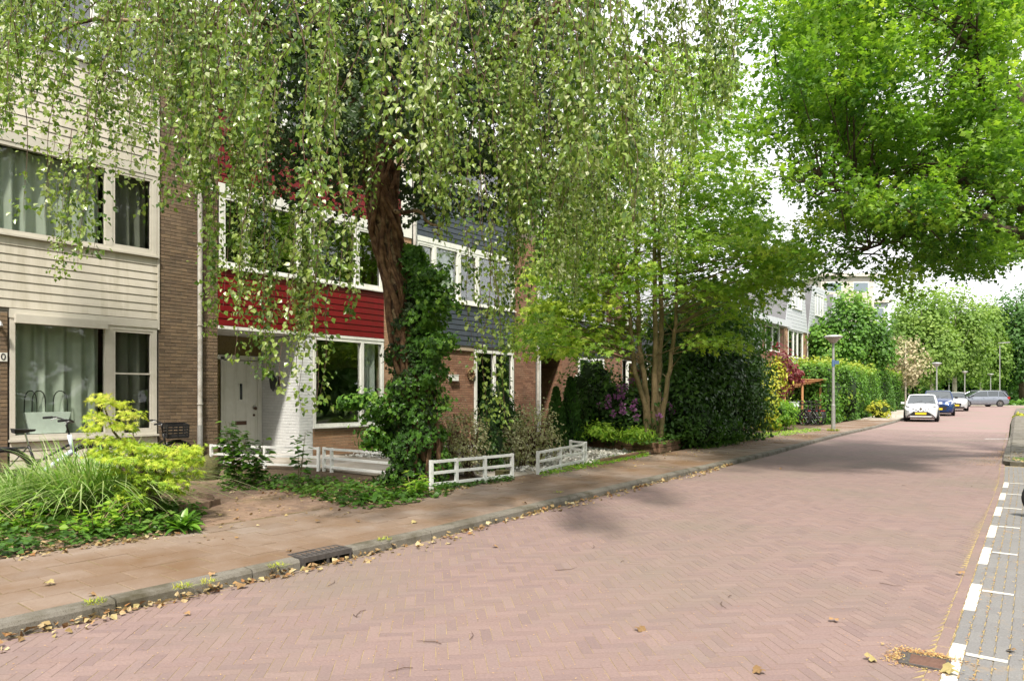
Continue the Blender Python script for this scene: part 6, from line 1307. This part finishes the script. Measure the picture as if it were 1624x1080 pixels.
for z in (.50, .88, 1.26): MB().box(L + .035, L + .06, .02, 1.4, z, z + .30).obj('side_board', M['timberpink'], shed)
for i in range(6):
    y0_ = cw(1262 + i * 6.2, 32.7 + i * .07, h=.12); bicycle(('leftmost bicycle stored in the timber shelter', 'second bicycle from the left in the timber shelter', 'third bicycle from the left in the timber shelter', 'pale framed bicycle, fourth from the left in the timber shelter', 'fifth bicycle from the left in the timber shelter', 'rightmost bicycle in the timber shelter beside the pale boards')[i], y0_, sa + radians(82 + R.uniform(-9, 9)), M['black'] if i != 3 else M['steel'], simple=True, lean=R.uniform(-.06, .06), group='bicycles parked in the timber shelter')
cr = empty('green_crate', 'pale green crate on the bikes at the left of the timber shelter', 'crate', cw(1259, 32.9, h=.95)); MB().box(-.2, .2, -.15, .15, 0, .2).box(-.22, .22, -.17, .17, .2, .22).obj('box', M['planter'], cr)
MB().bar((0, -.02, -.83), (0, .02, 0), .03, .03).bar((.1, 0, -.83), (.1, 0, 0), .03, .03).obj('stand', M['black'], cr)

# ================================================================== FALLEN LEAVES, LITTER, TWIGS
def flat_leaves(name, label, P, size, mt, tmpl=T_BIRCH, tiltv=.35, kind='stuff'):
    P = np.array(P); k = len(P); a = NR.random(k) * 6.28
    o = leaves(name, P, np.stack([np.cos(a), np.sin(a), NR.normal(size=k) * tiltv * .6], 1), np.array([0, 0, 1.]) + rnd(k, tiltv), size * (.5 + .9 * NR.random(k)), mt, None, tmpl, kind=kind); return mark(o, label, 'leaf litter')
n = 750; yy = 1.2 + 13 * NR.random(n) ** 1.25; dens = .5 + .5 * np.sin(yy * 1.7); q = NR.random(n) ** 2.2 * .20 * (.4 + dens); P = np.stack([np.interp(yy, KY, KX) + .012 + q, yy, .008 + .035 * NR.random(n) * (1 - q / .25)], 1)
flat_leaves('leaf_litter', 'dry yellow leaves gathered in the gutter along the near kerb', P, .048, M['litter'], T_BIRCH, .6)
n = 500; yy = 3 + 25 * NR.random(n); P = np.stack([-6.9 + .35 * NR.normal(size=n), yy, np.full(n, .128)], 1); flat_leaves('leaf_litter', 'pale fallen leaves along the inner edge of the pavement', P[(P[:, 1] < 3.2) | (P[:, 0] > -7.4)], .04, M['litter'])
n = 420; P = np.stack([-7.2 - 5.6 * NR.random(n), 3.9 + 2.6 * NR.random(n), np.full(n, .13)], 1); flat_leaves('leaf_litter', 'fallen leaves scattered over the brick driveway', P, .035, M['litter'])
n = 1500; P = np.stack([-6.75 - 2.2 * NR.random(n) ** 1.5, np.where(NR.random(n) < .5, 1.4 + 2.0 * NR.random(n), 5.4 + 2.3 * NR.random(n)), .11 + .03 * NR.random(n)], 1); flat_leaves('leaf_litter', 'brown and cream leaf litter on the soil of the front beds', P, .045, M['litter'], T_BIRCH, .5)
n = 7000; P = np.stack([-4.9 + 4.3 * NR.random(n), .8 + 18 * NR.random(n) ** 1.2, np.full(n, .006)], 1); flat_leaves('leaf_crumbs', 'tiny seed crumbs sprinkled over the brick road', P, .012, M['crumbs'], T_NEEDLE, .2)
# orange seed crumbs caught in the joints of the parking strip, round the drain and by the island
P = []
for k in range(14):
    for i in range(520):
        y = R.uniform(2.5, 17); x = rx(y) + k * .068 + .002 + R.gauss(0, .007)
        if k in (1, 2, 5, 7, 10, 12) or R.random() < .25: P.append((x, y, .004 + R.uniform(0, .003)))
DG = ground(1471, 1051, 0)
for i in range(700): P.append((DG.x + R.gauss(0, .09), DG.y + .135 + R.gauss(0, .022), .006 + R.uniform(0, .008)))
for i in range(300): P.append((DG.x - .15 + R.gauss(0, .03), DG.y + R.gauss(0, .06), .006 + R.uniform(0, .006)))
for i in range(120): P.append((DG.x + R.gauss(0, .10), DG.y - .115 + R.gauss(0, .02), .006))
for i in range(2600): 
    t = R.random(); P.append((-1.05 - abs(R.gauss(0, .35)) * (1 - t * .5), 17.2 + t * 5, .008 + R.uniform(0, .01)))
flat_leaves('seed_litter', 'orange seed litter in the paving joints round the drain and the kerb island', P, .016, M['crumbs'], T_NEEDLE, .3)
P = np.stack([-.9 + .9 * NR.random(700), 17.75 + 12 * NR.random(700), np.full(700, .125)], 1); flat_leaves('leaf_litter', 'brown leaf litter over the kerb island at the right edge', P, .05, M['litter'])
P = [(rx(y) + R.uniform(0, 2), y, .006) for y in [R.uniform(3, 17) for _ in range(1800)]]; flat_leaves('seed_litter', 'loose orange crumbs over the grey parking bricks', P, .010, M['crumbs'], T_NEEDLE, .2)
# separate larger leaves one can point at
BIG = [(292, 975, .0), (455, 870, .12), (340, 905, .12), (1520, 1068, .002), (1213, 1066, .0), (1527, 913, .0), (1612, 1036, .0), (1322, 988, .0), (1372, 1048, .0), (828, 795, .12), (870, 790, .0), (500, 824, .12), (780, 868, 0), (72, 921, .12), (388, 930, 0), (138, 938, .12), (565, 823, .12), (375, 820, .12), (660, 824, .12), (1008, 997, 0), (1240, 744, 0)]
def bigfallen(col, size):
    T, Fq = T_IVY if col else T_BIRCH; V = T * size; V[:, 2] += .25 * size * (T[:, 0] ** 2) * 2 + .10 * size * np.sin(T[:, 1] * 5); V[:, 2] -= V[:, 2].min(); return npmesh('fallen_leaf', V, Fq, M['litter'], np.full(len(V), R.choice([.35, .75, .98, .6])))
LEAFL = ['dry leaf on the brick road just off the kerb gutter at lower left', 'pale leaf on the pavement right beside the kerb inlet drain', 'leaf on the pavement tiles a step left of the kerb inlet drain', 'curled pale leaf lying on the lowest white painted dash', 'small pale leaf at the very bottom edge of the brick road', 'leaf on the bricks just left of the dashes', 'pale curled leaf on the grey parking bricks at the right edge', 'yellowish leaf on the open brick road left of the road drain', 'small pale leaf on the bricks left of the road drain', 'leaf in the middle of the pavement opposite the right hand railing', 'leaf on the road bricks below the kerb opposite the path gap', 'leaf on the pavement near the driveway corner', 'leaf on the road close to the kerb, right of the inlet drain', 'leaf at the left edge of the nearest pavement tiles', 'leaf lying against the kerb foot near the left corner', 'leaf on the near pavement between the left bed and the kerb', 'leaf on the pavement below the ground cover of the fence bed', 'leaf on the pavement at the mouth of the brick driveway', 'leaf on the pavement below the ivy trunk', 'leaf on the brick road in the lower centre of the picture', 'leaf far up the road where the tree shade begins']
pool = [bigfallen(1, .062 + .006 * i) for i in range(5)]
for i, (a, b, h_) in enumerate(BIG):
    g = ground(a, b, h_); o = link('fallen_leaf', pool[i % 5]); o.location = (g.x, g.y, h_ + .003); o.rotation_euler = (R.gauss(0, .15), R.gauss(0, .15), R.uniform(0, 6.28)); o.scale = [1.25] * 3 if i == 3 else [R.uniform(.8, 1.15)] * 3
    mark(o, LEAFL[i], 'leaf', 'single fallen leaves lying on the road and pavement')
TWL = ['long thin twig lying low on the road, centre left', 'second long twig just right of the centre left one', 'short twig on the road below the inlet drain', 'crooked twig beside the short one below the drain', 'twig on the road close to the gutter', 'twig in the right half of the road, upper of a pair', 'twig at the bottom edge left of centre', 'twig in the middle of the road at mid distance', 'short twig in the right half of the road, lower of a pair', 'twig near the right border bricks', 'thin twig left of the road centre at mid distance', 'twig on the far left part of the shaded road', 'twig on the far right part of the shaded road', 'twig just left of the leaf near the border bricks', 'twig in the dead centre of the near road']
TWG = [(700, 1022), (745, 1015), (560, 975), (580, 968), (520, 930), (1145, 955), (655, 1060), (940, 870), (1160, 945), (1400, 908), (880, 905), (1430, 770), (1540, 772), (1395, 925), (990, 890)]
for i, (a, b) in enumerate(TWG):
    g = ground(a, b, 0); an = R.uniform(0, 6.28); l = R.uniform(.07, .22); Q = [Vector((t * l * cos(an + .5 * t), t * l * sin(an + .5 * t), .005 + .004 * (j % 2))) for j, t in enumerate((0, .33, .66, 1))]
    o = MB().tube(Q, [.0018, .0022, .0018, .001], 5).obj('fallen_twig', M['twig']); o.location = (g.x, g.y, 0.001); mark(o, TWL[i], 'twig', 'dry twigs lying on the brick road')
# manhole plate and pale stripe further up the road
o = MB().box(-.55, .55, -.05, .05, 0, .004).obj('painted_stripe', M['whitefence']); g = ground(1587, 696, 0); o.location = (g.x, g.y, .004); o.rotation_euler = (0, 0, TH + radians(2)); o.parent = ROAD_OBJ
# dark parked car sliver at right
pc = empty('parked_scooter_wheel', 'black tyre of a vehicle just entering the frame at the right edge', 'wheel', cw(1659, 8.15, h=.0), 0)
MB().lathe([(.10, -.05), (.20, -.055), (.235, -.03), (.235, .03), (.20, .055), (.10, .05)], (0, 0, .235), 28, 'y').obj('tyre', M['rubber'], pc, smooth=True); MB().lathe([(.10, -.04), (.05, -.05), (.05, .05), (.10, .04)], (0, 0, .235), 16, 'y').obj('rim', M['chrome'], pc)

# the kerb stands only about 9 cm above the road: settle everything that is not at road level
for o in list(scene.objects):
    if o.parent is None and o.type in ('MESH', 'EMPTY'):
        low = o.name.split('.')[0] in ('road', 'parking_strip', 'cross_street', 'ground', 'road_drain', 'seed_litter', 'leaf_crumbs', 'fallen_twig', 'parked_car', 'parked_scooter_wheel') or (o.name.startswith('fallen_leaf') and o.location.z < .05) or o.get('label', '').startswith('dry yellow leaves gathered')
        if not low: o.location.z -= .032
